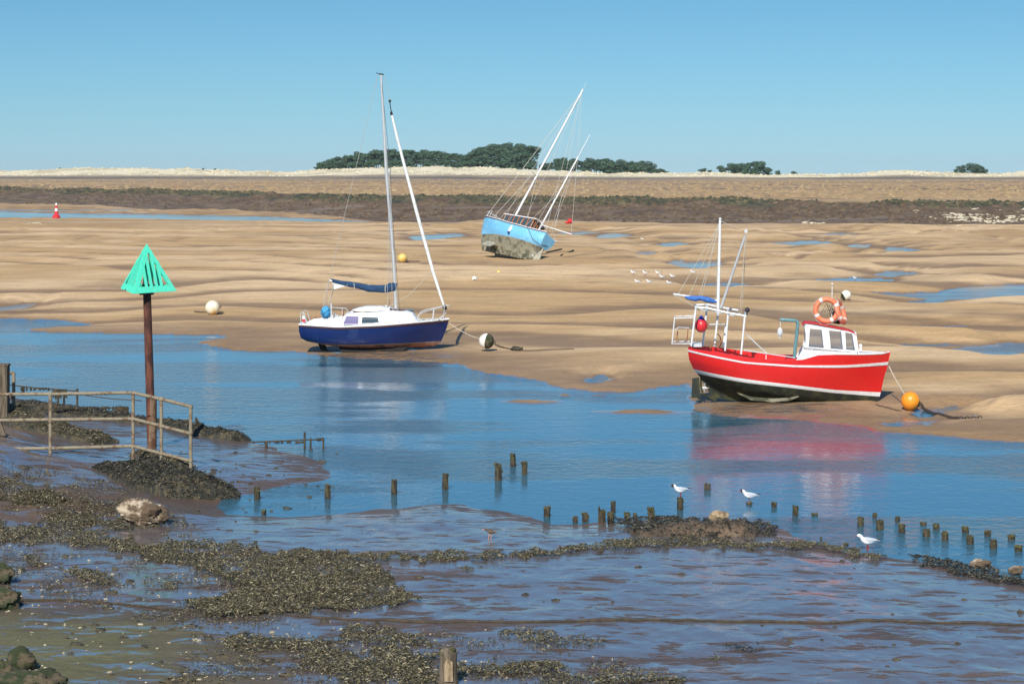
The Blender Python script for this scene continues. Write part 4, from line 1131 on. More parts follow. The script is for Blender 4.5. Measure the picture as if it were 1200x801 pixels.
    root.matrix_world = Matrix.Translation((c.x, c.y, g - .12 - lo.z)) @ Rm
    return root
kt = ketch()

# ------------------------------------------------------------------ green beacon
def beacon():
    base = hit(178, 524); Y0 = base.y; s = F/Y0
    root = empty('channel_beacon', base, (0,0,0), 'rusty beacon post with a slatted green triangular topmark, standing in the mud', 'beacon')
    zt = at(172, 342, Y0).z - base.z
    ap = at(172, 286, Y0).z - base.z
    xo = (172-178)/s
    b = MB(); b.tube([(0,0,-.4),(xo*.5,0,zt*.5),(xo,0,zt+.2)], [.118,.115,.108], 14); b.build('post', M['rust'], root)
    b = MB(); b.tube([(0.0,0,-.1),(0.01,0,1.35)], [.132,.124], 14); b.build('corroded_base', M['sleeve'], root)
    b = MB(); b.box((xo,0,zt-.05), (.36,.3,.05)); b.build('bracket', M['black'], root)
    # three-sided pyramid of slats
    A = Vector((xo, .0, ap))
    tri = [Vector((xo-.76,.25,zt+.08)), Vector((xo-.27,-.58,zt-.02)), Vector((xo+.80,.12,zt+.02))]
    for i in range(3):
        p, q = tri[i], tri[(i+1) % 3]
        n = (q-p).cross(A-p).normalized()
        b = MB()
        def quad(a, c, d, e): b.panel([a, c, d, e], .022, n)
        # bottom board and the two raking boards, vertical slats between
        k = .13
        lp = p.lerp(A, k); lq = q.lerp(A, k)
        b.panel([p, q, lq, lp], .022, n)
        wv = .11
        mid = (p+q)/2
        b.panel([lp, lp.lerp(lq, wv), A.lerp(mid, .17), A], .024, n); b.panel([lq, A, A.lerp(mid, .17), lq.lerp(lp, wv)], .024, n)
        face = b.build('face_board', M['green'], root, smooth=False)
        for f in (.30,.43,.57,.70):
            c = lp.lerp(lq, f); h = 1-abs(f-.5)*2
            up = (A-mid).normalized(); L = (A-mid).length*(1-k)*h*.98
            d = (q-p).normalized()*.038*(q-p).length/1.2
            b = MB(); b.panel([c-d, c+d, c+d+up*L, c-d+up*L], .02, n); b.build('slat', M['green'], root, smooth=False)
    for fx in (-.55,-.15,.35,.62):
        b = MB(); b.sphere((xo+fx, -.42 + abs(fx+.27)*.62, zt+.07), .022, 8, 6); b.build('bolt', M['rust'], root)
    b = MB(); b.tube([(xo,0,zt),(xo,0,ap-.35)], .05, 8); b.build('topmark_spindle', M['green'], root)
beacon()

# ------------------------------------------------------------------ pipe railing, timber post
def railing():
    pts = {'a': (16,526,436), 'b': (59,528,462), 'c': (156,537,460), 'd': (189,542,467.5), 'e': (223.5,546,476)}
    root = empty('pipe_railing', hit(156,537), (0,0,0), 'rust-stained three-bar pipe railing around the jetty head at left', 'railing')
    o0 = root.location.copy()
    Y = {}
    base = {}
    for k_, (x, yb, yt) in pts.items():
        h = hit(x, yb); base[k_] = h
    Yc, Ye_, Yb = base['c'].y, base['e'].y, base['b'].y
    Yof = lambda x: float(np.interp(x, [-60, 59, 156, 223.5], [Yb-.6, Yb-.5, Yc-.4, min(Ye_, Yc)-.6]))
    W = lambda x, y: at(x, y, Yof(x)) - o0
    b = MB()
    def pipe(a, name='rail', r=.045):
        b = MB(); b.tube([W(*p) for p in a], r, 10)
        for p in a[1:-1]: b.sphere(W(*p), r*1.5, 8, 6)
        return b.build(name, M['railp'], root)
    pipe([(-60,462),(59,461.5),(156,460)]); pipe([(156,460),(189,467.5),(223.5,476)])
    pipe([(-60,493),(59,491.5),(156,490.5)]); pipe([(156,490.5),(189,499),(223.5,508)])
    pipe([(-60,526.5),(59,525),(156,522.5)]); pipe([(156,522.5),(189,531),(223.5,540)])
    for x, yb, yt in (pts['b'], pts['c'], pts['d'], pts['e']):
        b = MB(); b.tube([W(x, yt), W(x, yb+5)], .045, 10)
        b.build('rail_post', M['railp'], root)
        for yy in (yt, yt+31, yt+63):
            b = MB(); b.tube([W(x, yy-1.6), W(x, yy+1.6)], .062, 10); b.build('clamp', M['railp'], root)
    # second, farther bay
    Y2 = Yc+6
    r2 = empty('pipe_railing', at(16,490,Y2), (0,0,0), 'short end of a farther pipe railing joined to the square timber post', 'railing')
    W2 = lambda x, y: at(x, y, Y2) - r2.location
    b = MB(); b.tube([W2(-60,438), W2(16,437)], .05, 10); b.build('rail', M['railp'], r2)
    b = MB(); b.tube([W2(-60,467), W2(16,465)], .05, 10); b.build('rail', M['railp'], r2)
    b = MB(); b.tube([W2(16,436), W2(16,500)], .05, 10); b.build('rail_post', M['railp'], r2)
    r3 = empty('timber_post', at(2,492,Y2-1), (0,0,0), 'square weathered timber post at the left edge, tallest of the jetty timbers', 'post')
    W3 = lambda x, y: at(x, y, Y2-1) - r3.location
    c0, c1 = W3(3, 500), W3(3, 428)
    b = MB(); b.box((c0+c1)/2, (.34,.34,(c1-c0).length)); b.build('post', M['timber'], r3, smooth=False)
    b = MB(); b.box(c1+Vector((0,0,.02)), (.38,.38,.05)); b.build('cap', M['timber'], r3, smooth=False)
    bb = MB(); q = [at(-14,492,Yc+.8), at(1,494,Yc+.8), at(13,524,Yc+.8), at(-14,527,Yc+.8)]
    c = q[3].copy(); bb.panel([p-c for p in q], .08, (0,1,0)); o = bb.build('jetty_board', M['timber'], loc=c, smooth=False)
    tag(o, 'slanting pale board under the lower rails at the left edge', 'board')
railing()

# ------------------------------------------------------------------ seaweed
def in_poly(poly, px, py):
    n = len(poly); ins = np.zeros(px.shape, bool)
    for i in range(n):
        ax, ay = poly[i]; bx, by = poly[(i+1) % n]
        if ay == by: continue
        ins ^= ((ay > py) != (by > py)) & (px < (bx-ax)*(py-ay)/(by-ay)+ax)
    return ins
rs = np.random.RandomState(11)
def fronds(P, hgt, size, name, mat, label, kind='stuff', cat='seaweed'):
    """many short bent straps lying in heaps on the ground; P: list of ground points"""
    n = len(P[0]); X, Y, Z = P
    a = rs.uniform(0, 2*np.pi, n); L = rs.uniform(.5, 1.3, n)*size; Wd = L*rs.uniform(.18, .34, n)
    tilt = rs.normal(.15, .40, n); tw = rs.normal(0, .5, n)
    dx, dy = np.cos(a), np.sin(a)
    zz = Z + hgt + rs.uniform(0, .03, n)
    V = np.zeros((n, 6, 3)); ux = -dy; uy = dx
    for k, (f, sgn) in enumerate(((-.5,1),(-.5,-1),(0,-1),(0,1),(.5,1),(.5,-1))):
        bend = (.25-f*f)*L*.5
        V[:,k,0] = X + dx*f*L + ux*sgn*Wd*.5*np.cos(tw)*(1 if f == 0 else .6); V[:,k,1] = Y + dy*f*L + uy*sgn*Wd*.5*np.cos(tw)*(1 if f == 0 else .6)
        V[:,k,2] = zz + np.sin(tilt)*f*L + bend + sgn*Wd*.5*np.sin(tw)
    vs = V.reshape(-1, 3); b0 = np.arange(n)*6
    q = np.concatenate([np.stack([b0, b0+1, b0+2, b0+3], 1), np.stack([b0+3, b0+2, b0+5, b0+4], 1)], 0)
    me = bpy.data.meshes.new(name)
    me.vertices.add(len(vs)); me.vertices.foreach_set('co', vs.astype(np.float32).ravel())
    me.loops.add(q.size); me.loops.foreach_set('vertex_index', q.ravel().astype(np.int32))
    me.polygons.add(len(q)); me.polygons.foreach_set('loop_start', np.arange(0, q.size, 4, dtype=np.int32))
    me.update(); me.materials.append(M[mat])
    o = bpy.data.objects.new(name, me); COL.objects.link(o)
    tag(o, label, cat, kind=kind); return o
def patch(poly, dens, size, label, mound=.08, mat='weed', thr=.42, nscale=1.0):
    xs = [p[0] for p in poly]; ys = [p[1] for p in poly]
    P = [hit(p[0], p[1]) for p in poly]
    ar = abs(sum(P[i].x*P[(i+1)%len(P)].y - P[(i+1)%len(P)].x*P[i].y for i in range(len(P))))/2
    bx = (max(xs)-min(xs))*(max(ys)-min(ys))
    pa = abs(sum(poly[i][0]*poly[(i+1)%len(poly)][1] - poly[(i+1)%len(poly)][0]*poly[i][1] for i in range(len(poly))))/2
    n = int(min(ar*dens, 90000)*bx/pa*1.3)
    px = rs.uniform(min(xs)-6, max(xs)+6, n); py = rs.uniform(min(ys)-3, max(ys)+3, n)
    wx = px + (fbm(px/9, py/4, 3, 3)-.5)*26; wy = py + (fbm(px/11, py/5, 4, 3)-.5)*11
    k = in_poly(poly, wx, wy); px, py = px[k], py[k]
    X, Y, Z = hit_many(px, py)
    g = fbm(X*1.7*nscale, Y*1.0*nscale, 33, 4)
    edge = g > thr + rs.uniform(-.14, .14, len(g))
    X, Y, Z, g = X[edge], Y[edge], Z[edge], g[edge]
    return fronds((X, Y, Z), mound*.5*sst(thr, .7, g), size, 'seaweed', mat, label)
weeds = [
 ([(0,640),(120,645),(230,660),(330,720),(420,760),(520,740),(640,760),(800,790),(800,802),(200,802),(230,740),(120,715),(0,690)], 60, .11, 'thin scattering of wrack scraps over the lower left mud', .03, .50),
 ([(0,540),(120,560),(200,600),(260,635),(130,620),(0,600)], 70, .11, 'thin scattering of wrack scraps round the pale boulder', .03, .50),
 ([(150,640),(200,636),(262,636),(332,647),(400,655),(455,664),(462,682),(492,706),(430,713),(380,716),(300,722),(240,722),(215,708),(250,700),(282,692),(240,668),(170,655)], 260, .13, 'broad heap of olive bladder wrack in the middle left of the foreground', .10, .30),
 ([(0,606),(20,613),(90,625),(150,631),(172,640),(150,646),(100,641),(60,636),(0,638)], 230, .12, 'band of wrack below the pale rock at left', .09, .36),
 ([(0,560),(30,568),(82,586),(60,592),(20,590),(0,586)], 220, .12, 'wrack under the railing at the left edge', .08, .36),
 ([(45,600),(80,600),(140,611),(152,620),(100,626),(55,618)], 220, .12, 'small wrack patch left of the pale rock', .08, .36),
 ([(27,650),(42,648),(52,664),(34,668)], 200, .12, 'small tuft of wrack at left beside the mossy stones', .07, .36),
 ([(75,663),(95,665),(150,684),(155,692),(118,686),(85,674)], 220, .12, 'slanting strip of wrack at left below the wrack band', .08, .36),
 ([(165,672),(205,675),(209,692),(180,696),(168,686)], 220, .12, 'compact clump of wrack left of the broad heap', .10, .34),
 ([(235,744),(300,746),(390,754),(404,762),(396,790),(330,786),(280,766)], 190, .13, 'loose wrack at the bottom left of the rope', .08, .42),
 ([(400,734),(440,737),(500,748),(520,757),(470,757),(400,754)], 210, .13, 'tongue of wrack just below the long rope', .09, .36),
 ([(400,760),(470,760),(512,770),(515,802),(400,802)], 220, .13, 'wrack at the bottom edge left of the broken stump', .09, .34),
 ([(537,770),(600,768),(655,778),(668,786),(600,792),(537,794)], 220, .13, 'wrack at the bottom edge right of the broken stump', .09, .34),
 ([(585,741),(610,738),(650,744),(678,758),(655,761),(615,754)], 230, .12, 'arrow-shaped island of wrack on the wet mud right of centre', .10, .28),
 ([(667,747),(700,750),(714,757),(690,760)], 230, .11, 'small wrack islet right of the arrow-shaped one', .07, .28),
 ([(676,777),(715,779),(735,786),(700,788)], 230, .11, 'thin wrack islet below the arrow-shaped one', .07, .28),
 ([(630,791),(720,790),(800,797),(800,803),(630,803)], 220, .12, 'wrack fringe along the bottom edge right of centre', .08, .32),
 ([(846,757),(868,755),(894,761),(880,765),(852,763)], 240, .11, 'lone dark wrack clump on the wet mud at right', .08, .22),
 ([(828,770),(842,769),(856,774),(840,776)], 240, .10, 'tiny wrack scrap below the lone clump at right', .05, .22),
 ([(538,666),(552,664),(560,668),(545,670)], 240, .10, 'tiny wrack scrap below the stony ridge', .05, .22),
 ([(340,647),(400,648),(460,650),(560,650),(610,648),(680,641),(720,634),(800,631),(900,634),(960,639),(1012,649),(1040,655),(1036,658),(1000,654),(950,645),(890,643),(800,642),(720,643),(680,648),(600,655),(500,657),(400,656),(340,654)], 300, .11, 'long thin ridge of wrack across the mud in mid foreground', .12, .22),
 ([(1062,655),(1090,657),(1130,664),(1200,682),(1240,690),(1240,697),(1170,683),(1110,669)], 300, .12, 'dark wrack along the channel edge at far right', .14, .22),
 ([(715,612),(760,609),(800,612),(860,611),(905,618),(913,628),(860,629),(800,627),(745,624)], 260, .13, 'dark heap of wrack and stones on the spit by the standing gulls', .20, .34),
]
for (poly, dn, sz, lb, md, th) in weeds:
    dark = 'dark' in lb
    patch(poly, dn*7.5, sz*.42, lb, md, 'weed_dark' if dark else 'weed', th)

# weed-covered groynes and stone ridges (solid cores under fronds)
def ridge(name, pts, wdt, hgt, label, cat, mat='rockdark', weed='weed_dark', dens=420, px_ext=None):
    """pts: picture points of the crest base; a lumpy bank following them"""
    P = [hit(*p) for p in pts]
    # resample
    D = [0]
    for a, c in zip(P, P[1:]): D.append(D[-1]+(c-a).length)
    n = max(8, int(D[-1]/.12)); rr = []
    xs = np.interp(np.linspace(0, D[-1], n), D, [p.x for p in P]); ys = np.interp(np.linspace(0, D[-1], n), D, [p.y for p in P])
    wv = np.interp(np.linspace(0, 1, n), np.linspace(0, 1, len(wdt)), wdt); hv = np.interp(np.linspace(0, 1, n), np.linspace(0, 1, len(hgt)), hgt)
    root = empty(name, (float(xs[0]), float(ys[0]), 0), (0,0,0), label, cat)
    ox, oy = xs[0], ys[0]
    K = 13; grid = np.zeros((n, K, 3))
    for i in range(n):
        j0, j1 = max(i-1, 0), min(i+1, n-1); t = Vector((xs[j1]-xs[j0], ys[j1]-ys[j0])); t.normalize(); nx, ny = -t.y, t.x
        for k in range(K):
            f = k/(K-1)*2-1
            grid[i,k,0] = xs[i]+nx*f*wv[i]/2; grid[i,k,1] = ys[i]+ny*f*wv[i]/2
            grid[i,k,2] = hv[i]*min(1, min(i, n-1-i)/5)*max(math.cos(f*math.pi/2), 0)**.7
    gx, gy = grid[:,:,0], grid[:,:,1]
    gz = height(gx, gy)
    bumpn = fbm(gx*2.6, gy*2.6, 66, 4)
    grid[:,:,2] = np.maximum(gz, -.10) - .04 + grid[:,:,2]*(.45+1.1*bumpn) + .10*(fbm(gx*7, gy*7, 67, 2)-.5)*(grid[:,:,2] > .05) - .03
    grid[:,0,2] -= .5; grid[:,-1,2] -= .5
    pass
    endf = np.minimum(np.arange(n), np.arange(n)[::-1])/2.5; grid[:,:,2] -= (.3*np.maximum(0, 1-endf))[:,None]
    b = MB(); b.grid([[ (p[0]-ox, p[1]-oy, p[2]) for p in row] for row in grid]); b.build('bank', M[mat], root)
    # fronds over it
    m = int(D[-1]*float(np.mean(wdt))*dens*2.6)
    fi = rs.uniform(0, n-1.01, m); fk = rs.uniform(1, K-2.01, m); i0 = fi.astype(int); k0 = fk.astype(int); a = (fi-i0)[:,None]; c = (fk-k0)[:,None]
    Q = (grid[i0,k0]*(1-a)+grid[i0+1,k0]*a)*(1-c) + (grid[i0,k0+1]*(1-a)+grid[i0+1,k0+1]*a)*c
    o = fronds((Q[:,0]-ox, Q[:,1]-oy, Q[:,2]), np.full(m, .01), .065, 'seaweed', weed, None, kind='stuff', cat=None)
    if 'category' in o: del o['category']
    o.parent = root
    return root
ridge('weedy_groyne', [(118,543),(158,554),(205,571),(246,587)], [1.0,1.9,2.4,2.3], [.15,.34,.48,.62], 'big rounded bank thick with dark wrack, below the railing end', 'groyne', weed='weed_dark', dens=420)
ridge('weedy_groyne', [(2,488),(40,503),(85,511),(135,521)], [1.4,1.8,1.6,1.2], [.4,.5,.45,.25], 'low weedy groyne seen through the middle of the railing', 'groyne', weed='weed', dens=260)
ridge('weedy_groyne', [(18,474),(60,482),(120,489),(200,500),(240,510),(295,518)], [1.2,1.4,1.2,1.0,1.0,.8], [.25,.3,.25,.25,.3,.3], 'farthest weedy groyne, ending at the thin rail in the channel', 'groyne', dens=200)
ridge('weedy_groyne', [(140,532),(175,534),(205,546),(235,549)], [.8,.8,.8,.8], [.2,.2,.25,.25], 'narrow weedy kerb along the foot of the railing', 'groyne', weed='weed', dens=300)
ridge('stony_spit', [(716,625),(760,624),(800,623),(850,622),(905,627)], [.7,1.6,1.6,1.5,.8], [.1,.18,.25,.28,.22], 'brown stony hump topped with dark weed on the spit', 'stony bank', mat='mudbank', dens=120)

# ------------------------------------------------------------------ rocks, stumps, stones
def rock(px, py, r, mat, label, cat='rock', sq=(1.1,.9,.8), seed=1, sink=.2, name='rock', group=None):
    c = hit(px, py)
    r_ = random.Random(seed); ph = [(Vector((r_.gauss(0,1), r_.gauss(0,1), r_.gauss(0,1)))*r_.uniform(.8,2.6), r_.uniform(0,6), r_.uniform(.03,.085)) for _ in range(9)]
    ph += [(Vector((r_.gauss(0,1), r_.gauss(0,1), r_.gauss(0,1)))*r_.uniform(4,9), r_.uniform(0,6), r_.uniform(.008,.028)) for _ in range(14)]
    b = MB(); b.sphere((0,0,0), r, 48, 32, sq=sq, fn=lambda p: 1+sum(a*math.sin(k.dot(p)*2+q) for k, q, a in ph))
    o = b.build(name, M[mat], loc=c+Vector((0,0,r*sq[2]*(1-2*sink)))); tag(o, label, cat, group); return o
rock(170,614,.36,'rock','pale barnacled boulder standing on the mud below the railing','boulder',(1.25,.8,.82),21,.12)
rock(1,682,.24,'rockmoss','mossy stone cut by the left edge, upper of the pair','stone',(1.0,.9,.9),5)
rock(2,712,.26,'rockmoss','mossy green stone cut by the left edge, lower of the pair','stone',(1.2,.9,.9),6)
rock(25,783,.20,'rockmoss','dark green mossy stone in the bottom left corner','stone',(1.1,.9,.9),7)
rock(34,815,.36,'rockmoss','large brown and green slab cut off by the bottom left corner','boulder',(1.2,.9,.55),9,.1)
rock(-4,806,.3,'rockmoss','green weedy stone at the very bottom left','stone',(1.0,.9,.9),10)
rock(842,618,.16,'stumpface','pale broken stone on top of the weedy spit','stone',(1.3,.6,.75),12,-.6)
rock(1149,667,.13,'rock','brown pointed stone in the wrack near the right edge','stone',(1.5,.8,.7),13,0)
rock(1190,674,.12,'rock','small brown stone by the water at the right edge','stone',(1.2,.8,.7),14,0)
rock(140,488,.14,'rockdark','round weedy lump on the far rope by the beacon','lump of weed',(1.1,.8,1.0),15,-.2)

def shells():
    b = MB(); r = random.Random(9)
    areas = [(0,440,650,800,230),(430,700,730,800,30),(0,60,780,801,60)]
    for (x0,x1,y0,y1,n) in areas:
        X, Y, Z = hit_many([r.uniform(x0,x1) for _ in range(n)], [r.uniform(y0,y1) for _ in range(n)])
        for x, y, z in zip(X, Y, Z):
            b.sphere((x,y,z+.01), abs(r.gauss(0,.013))+.006, 5, 3, sq=(r.uniform(.8,1.8),1,.5), fn=lambda p: r.uniform(.7,1.3))
    o = b.build('shells', M['chalk']); tag(o, 'pale shells and pebbles scattered over the foreground mud', 'shells', kind='stuff')
    b = MB()
    for (x0,x1,y0,y1,n) in [(0,300,545,640,120),(0,450,650,800,160),(400,1200,650,800,34),(210,400,525,600,50)]:
        X, Y, Z = hit_many([r.uniform(x0,x1) for _ in range(n)], [r.uniform(y0,y1) for _ in range(n)])
        for x, y, z in zip(X, Y, Z):
            b.sphere((x,y,z), abs(r.gauss(0,.025))+.01, 7, 5, sq=(r.uniform(1,2.2),1,.7), fn=lambda p: r.uniform(.7,1.3))
    o = b.build('pebbles', M['rockdark']); tag(o, 'dark stones and clods scattered over the foreground mud', 'pebbles', kind='stuff')
shells()

ORD = ['first','second','third','fourth','fifth','sixth','seventh','eighth','ninth','tenth','eleventh','twelfth']
def stake(px, yt, yb, wpx, label, group, jag=0, seed=0, lean=0, kind='stake'):
    z0 = 0.0
    c = hit(px, yb); c.z = max(hz(c.x, c.y), 0)
    s = F/c.y; h = (yb-yt)/s; rad = wpx/2/s
    r = random.Random(seed*7+3)
    root = empty('wooden_stake', (c.x, c.y, c.z), (0, lean, r.uniform(0, 3)), label, 'wooden stake', group)
    b = MB(); n = 10; rings = []
    lv = [(-.5,1.02),(0,1.03),(.3,1.0),(.65,.94),(.88,.92),(1.0,.86)]
    off = [r.uniform(.88,1.12) for _ in range(n)]
    for z, k in lv:
        top = z == 1.0
        rings.append([Vector((math.cos(a*2*math.pi/n)*rad*k*off[a], math.sin(a*2*math.pi/n)*rad*k*off[a], (z*h if z > 0 else z) + (r.uniform(-1,1)*h*.10*(1+jag*3) if top else 0) - (jag*h*.45*(.5+.5*math.cos(a*2*math.pi/n)) if top else 0))) for a in range(n)])
    b.grid([q + [q[0]] for q in rings]); b.add(rings[-1]+[Vector((0,0,h*(.94-jag*.3)))], [(i, (i+1)%n, n) for i in range(n)])
    b.build('shaft', M['stake'], root)
    b = MB()
    for i in range(9):
        a = r.uniform(0, 6.28); zz = h*r.uniform(.55, 1.0) if h > .12 else h*.8
        b.sphere((math.cos(a)*rad*.85, math.sin(a)*rad*.85, zz), rad*r.uniform(.22,.42), 6, 5, sq=(1,1,1.3))
    b.build('weed_tuft', M['stakeweed'], root)
    return root
rowA = [(301,572,586),(384,569,585),(462,563,580),(522,556,574),(584,544,563),(601,532,547),(614.5,542,556)]
for i, (x, a, c) in enumerate(rowA):
    lb = ['leftmost of the widely spaced stakes in the channel','second from the left of the widely spaced channel stakes','third from the left of the widely spaced channel stakes','fourth of the spaced channel stakes, just left of the weedy-topped trio','thickest stake of the trio in mid channel, blackened on top','farthest and tallest stake of the trio in mid channel','plain right-hand stake of the trio in mid channel'][i]
    stake(x, a, c, 7.2 if i != 4 else 9, lb, 'stakes spaced across the channel', seed=i)
rowB = [(641,594,606,8,0,'lone stout stake left of the cluster on the spit'),(674,606,613,6,0,'lowest stub at the left of the spit cluster'),(686,602,612,8,.2,'rounded stub left of the jagged one in the spit cluster'),(705,596,612,9,1,'jagged split stake in the spit cluster'),(716,600,613,7,.2,'short leaning stake right of the jagged one'),(718.5,588,601,5.5,0,'thin tall stake standing behind the spit cluster'),
 (735.5,600,609,7,0,'stub halfway between the thin stake and the leaning thick one'),(744,602,608,5,0,'smallest reddish stub of the spit cluster'),(763,594,611,8,.4,'thick weathered stake at the right end of the spit cluster'),(309,598,604,6,0,'tiny stub near the mud left, below the leftmost channel stake')]
for i, (x, a, c, w_, jg, lb) in enumerate(rowB): stake(x, a, c, w_, lb, 'stakes clustered at the mud spit', jag=jg, seed=20+i, lean=.08 if 'leaning' in lb else 0)
rowC = [(797,583.5,598,7.5,'stake carrying the leftmost standing gull'),(827,567,575,4,'thin twin stub behind the gulls, left half'),(831,567.5,575,3.6,'thin twin stub behind the gulls, right half'),(878,589.5,592,7,'nearly submerged stub under the second gull'),(907,589,595,6.5,'low green stub right of the second gull'),(932,593,605,7,'stout stake right of the second gull'),(955,602.5,604.5,7,'barely awash stub right of the stout stake'),
 (962,630,634,2.5,'tiny dark peg in the shallows by the wrack ridge'),(991,637.5,640,6,'flat stub just left of the third gull')]
for i, (x, a, c, w_, lb) in enumerate(rowC): stake(x, a, c, w_, lb, 'stakes near the standing gulls', seed=40+i)
front = [(1008.5,607,617,7),(1031,610,621,8.5),(1056.7,615,624.5,8.5),(1085.7,621,629.5,8.5),(1107.7,624,633.5,8.5),(1137,628.5,638,8.8),(1164,633,643,8.5),(1193.5,640,646.5,8.5)]
back = [(1025,602,607,5.5),(1051.7,606,611.5,6),(1082,613,616,7),(1097,614.5,621,7.5),(1131,617.5,625,8),(1157.5,622.5,628.5,7.5),(1185,627.5,633,8.5)]
for i, (x, a, c, w_) in enumerate(front): stake(x, a, c, w_, ORD[i]+' from the left in the nearer row of stubs at right', 'nearer row of stubs at right', seed=60+i)
for i, (x, a, c, w_) in enumerate(back): stake(x, a, c, w_, ORD[i]+' from the left in the farther row of stubs at right', 'farther row of stubs at right', seed=80+i)

def stump():
    c = hit(525, 800); s = F/c.y
    root = empty('broken_stump', c, (0,0,0), 'broken timber stump with a pale bare face and weedy cap at the bottom edge', 'stump')
    h = 40/s; r0 = 10/s
    r = random.Random(2); b = MB(); n = 16; rings = []
    off = [r.uniform(.85,1.12) for _ in range(n)]
    for z, k in ((-.3,1.15),(0,1.12),(.25,1.02),(.5,.98),(.75,.95),(.92,.98),(1.0,.7)):
        rings.append([Vector((math.cos(a*2*math.pi/n)*r0*k*off[a], math.sin(a*2*math.pi/n)*r0*k*off[a]*.8, z*h+(r.uniform(-.03,.03) if z > .8 else 0))) for a in range(n)])
    b.grid([q+[q[0]] for q in rings]); b.add(rings[-1], [tuple(range(n))]); b.build('shaft', M['timber'], root)
    b = MB(); b.panel([(-r0*.35,-r0*.87,.05),(r0*.62,-r0*.83,.05),(r0*.58,-r0*.86,h*.66),(0,-r0*.88,h*.78),(-r0*.5,-r0*.82,h*.6)], .035, (0,1,0)); b.build('bare_face', M['stumpface'], root)
    b = MB()
    for i in range(26):
        a = r.uniform(0,6.28); q = r.uniform(.2,1.0); b.sphere((math.cos(a)*r0*q, math.sin(a)*r0*q*.8, h*r.uniform(.84,1.02)), r0*r.uniform(.18,.3), 7, 5)
    b.build('weed_cap', M['stakeweed'], root)
stump()

# ------------------------------------------------------------------ weed-hung ropes and rails in the channel
def strung(name, posts, ropes, clumps, label, cat, tilt=None, rope_r=.022, mat='darkrope'):
    r = random.Random(len(ropes)*11+len(posts))
    base = [hit(x, yb) for (x, yt, yb, w_) in posts]
    Y0 = base[0].y if base else hit(*ropes[0][0]).y
    root = empty(name, at(posts[0][0], posts[0][2], Y0) if posts else hit(*ropes[0][0]), (0,0,0), label, cat)
    o0 = root.location.copy()
    W = lambda x, y, d=0: at(x, y, Y0+d) - o0
    for (x, yt, yb, w_) in posts:
        b = MB(); b.tube([W(x, yb+3), W(x, (yt+yb)/2), W(x, yt)], w_/2*Y0/F, 8); b.build('post', M['stake'], root)
    for rp in ropes:
        b = MB(); b.tube([W(*p) for p in rp], rope_r, 6)
        L = sum(math.dist(p, q) for p, q in zip(rp, rp[1:]))
        b.build('rope', M[mat], root)
    b = MB()
    for (x0, x1, y, drop, nn) in clumps:
        for _ in range(nn):
            x = r.uniform(x0, x1); d = drop*r.uniform(.3, 1)
            b.tube([W(x, y-1), W(x+r.uniform(-.8,.8), y+d*.5), W(x+r.uniform(-1.2,1.2), y+d)], [.03, .04, .012], 5)
    if clumps: b.build('hanging_weed', M['rockdark'], root)
    return root
strung('weed_hung_rope', [(90.5,455,481,2.5),(68,458,474,2.5),(75,458,478,2.5)], [[(12,451),(40,454),(66,456),(90,458)]], [(25,31,454,7,8),(62,78,457,12,26),(34,60,455,3,12)], 'sagging weed-hung rope on thin posts, seen above the top rail at left', 'rope')
strung('weed_hung_rope', [(143,476,489,6)], [[(18,474),(60,476),(100,477),(142,478)],[(143,476),(150,483),(155,489)]], [(62,138,477,4,50),(136,150,477,12,34)], 'long low weed-hung rope ending in a dark lump, behind the railing', 'rope')
strung('fallen_rail', [(229.5,489,500,2.5)], [[(178,493),(200,493),(224,492)],[(229.5,489),(237,503)]], [(180,224,493,5,50),(196,216,494,9,14)], 'fringed weedy rail ending in a leaning peg, right of the beacon post', 'rail', rope_r=.03)
strung('mooring_line_posts', [(357,506,527,2.5),(364,513,524,2.2),(379,513,535,2.2),(312,517,525,3.5)], [[(292,518),(312,517),(340,516),(357,515),(368,515),(379,513)]], [(296,356,518,1.6,24),(372,379,514,3,8)], 'thin line strung between slim posts at the tip of the mud bank', 'rope line')
b = MB(); a_, c_ = at(100,463,60.5), at(166,469,60.3); b.tube([Vector((0,0,0)), (c_-a_)*.5-Vector((0,0,.03)), c_-a_], .014, 5); o = b.build('stay_wire', M['chain'], loc=a_); tag(o, 'thin dark wire stretched to the beacon post', 'wire')

def ground_rope(pts, r, mat, name, label, cat, jit=.02, nseg=120, lift=.0):
    P = [hit(*p) for p in pts]; D = [0]
    for a, c in zip(P, P[1:]): D.append(D[-1]+(c-a).length)
    t = np.linspace(0, D[-1], nseg)
    xs = np.interp(t, D, [p.x for p in P]); ys = np.interp(t, D, [p.y for p in P]); ys = ys + (fbm(t*.5, t*0, 5, 3)-.5)*jit*8
    zs = np.maximum(height(xs, ys), 0) + r*.6 + lift
    b = MB(); b.tube([(xs[i]-xs[0], ys[i]-ys[0], zs[i]-zs[0]) for i in range(nseg)], [r*(.75+.6*vn(np.array([i*.7]), np.array([0.]), 5)[0]) for i in range(nseg)], 7)
    o = b.build(name, M[mat], loc=(xs[0], ys[0], zs[0])); tag(o, label, cat); return o
ground_rope([(-30,703),(60,704),(150,710),(230,716),(300,719),(400,727),(500,730),(600,730),(700,728.5),(800,728),(900,728),(1000,729),(1100,731),(1240,735)], .022, 'darkrope', 'mooring_hawser', 'long weedy hawser lying right across the foreground mud', 'rope', .05, 240)

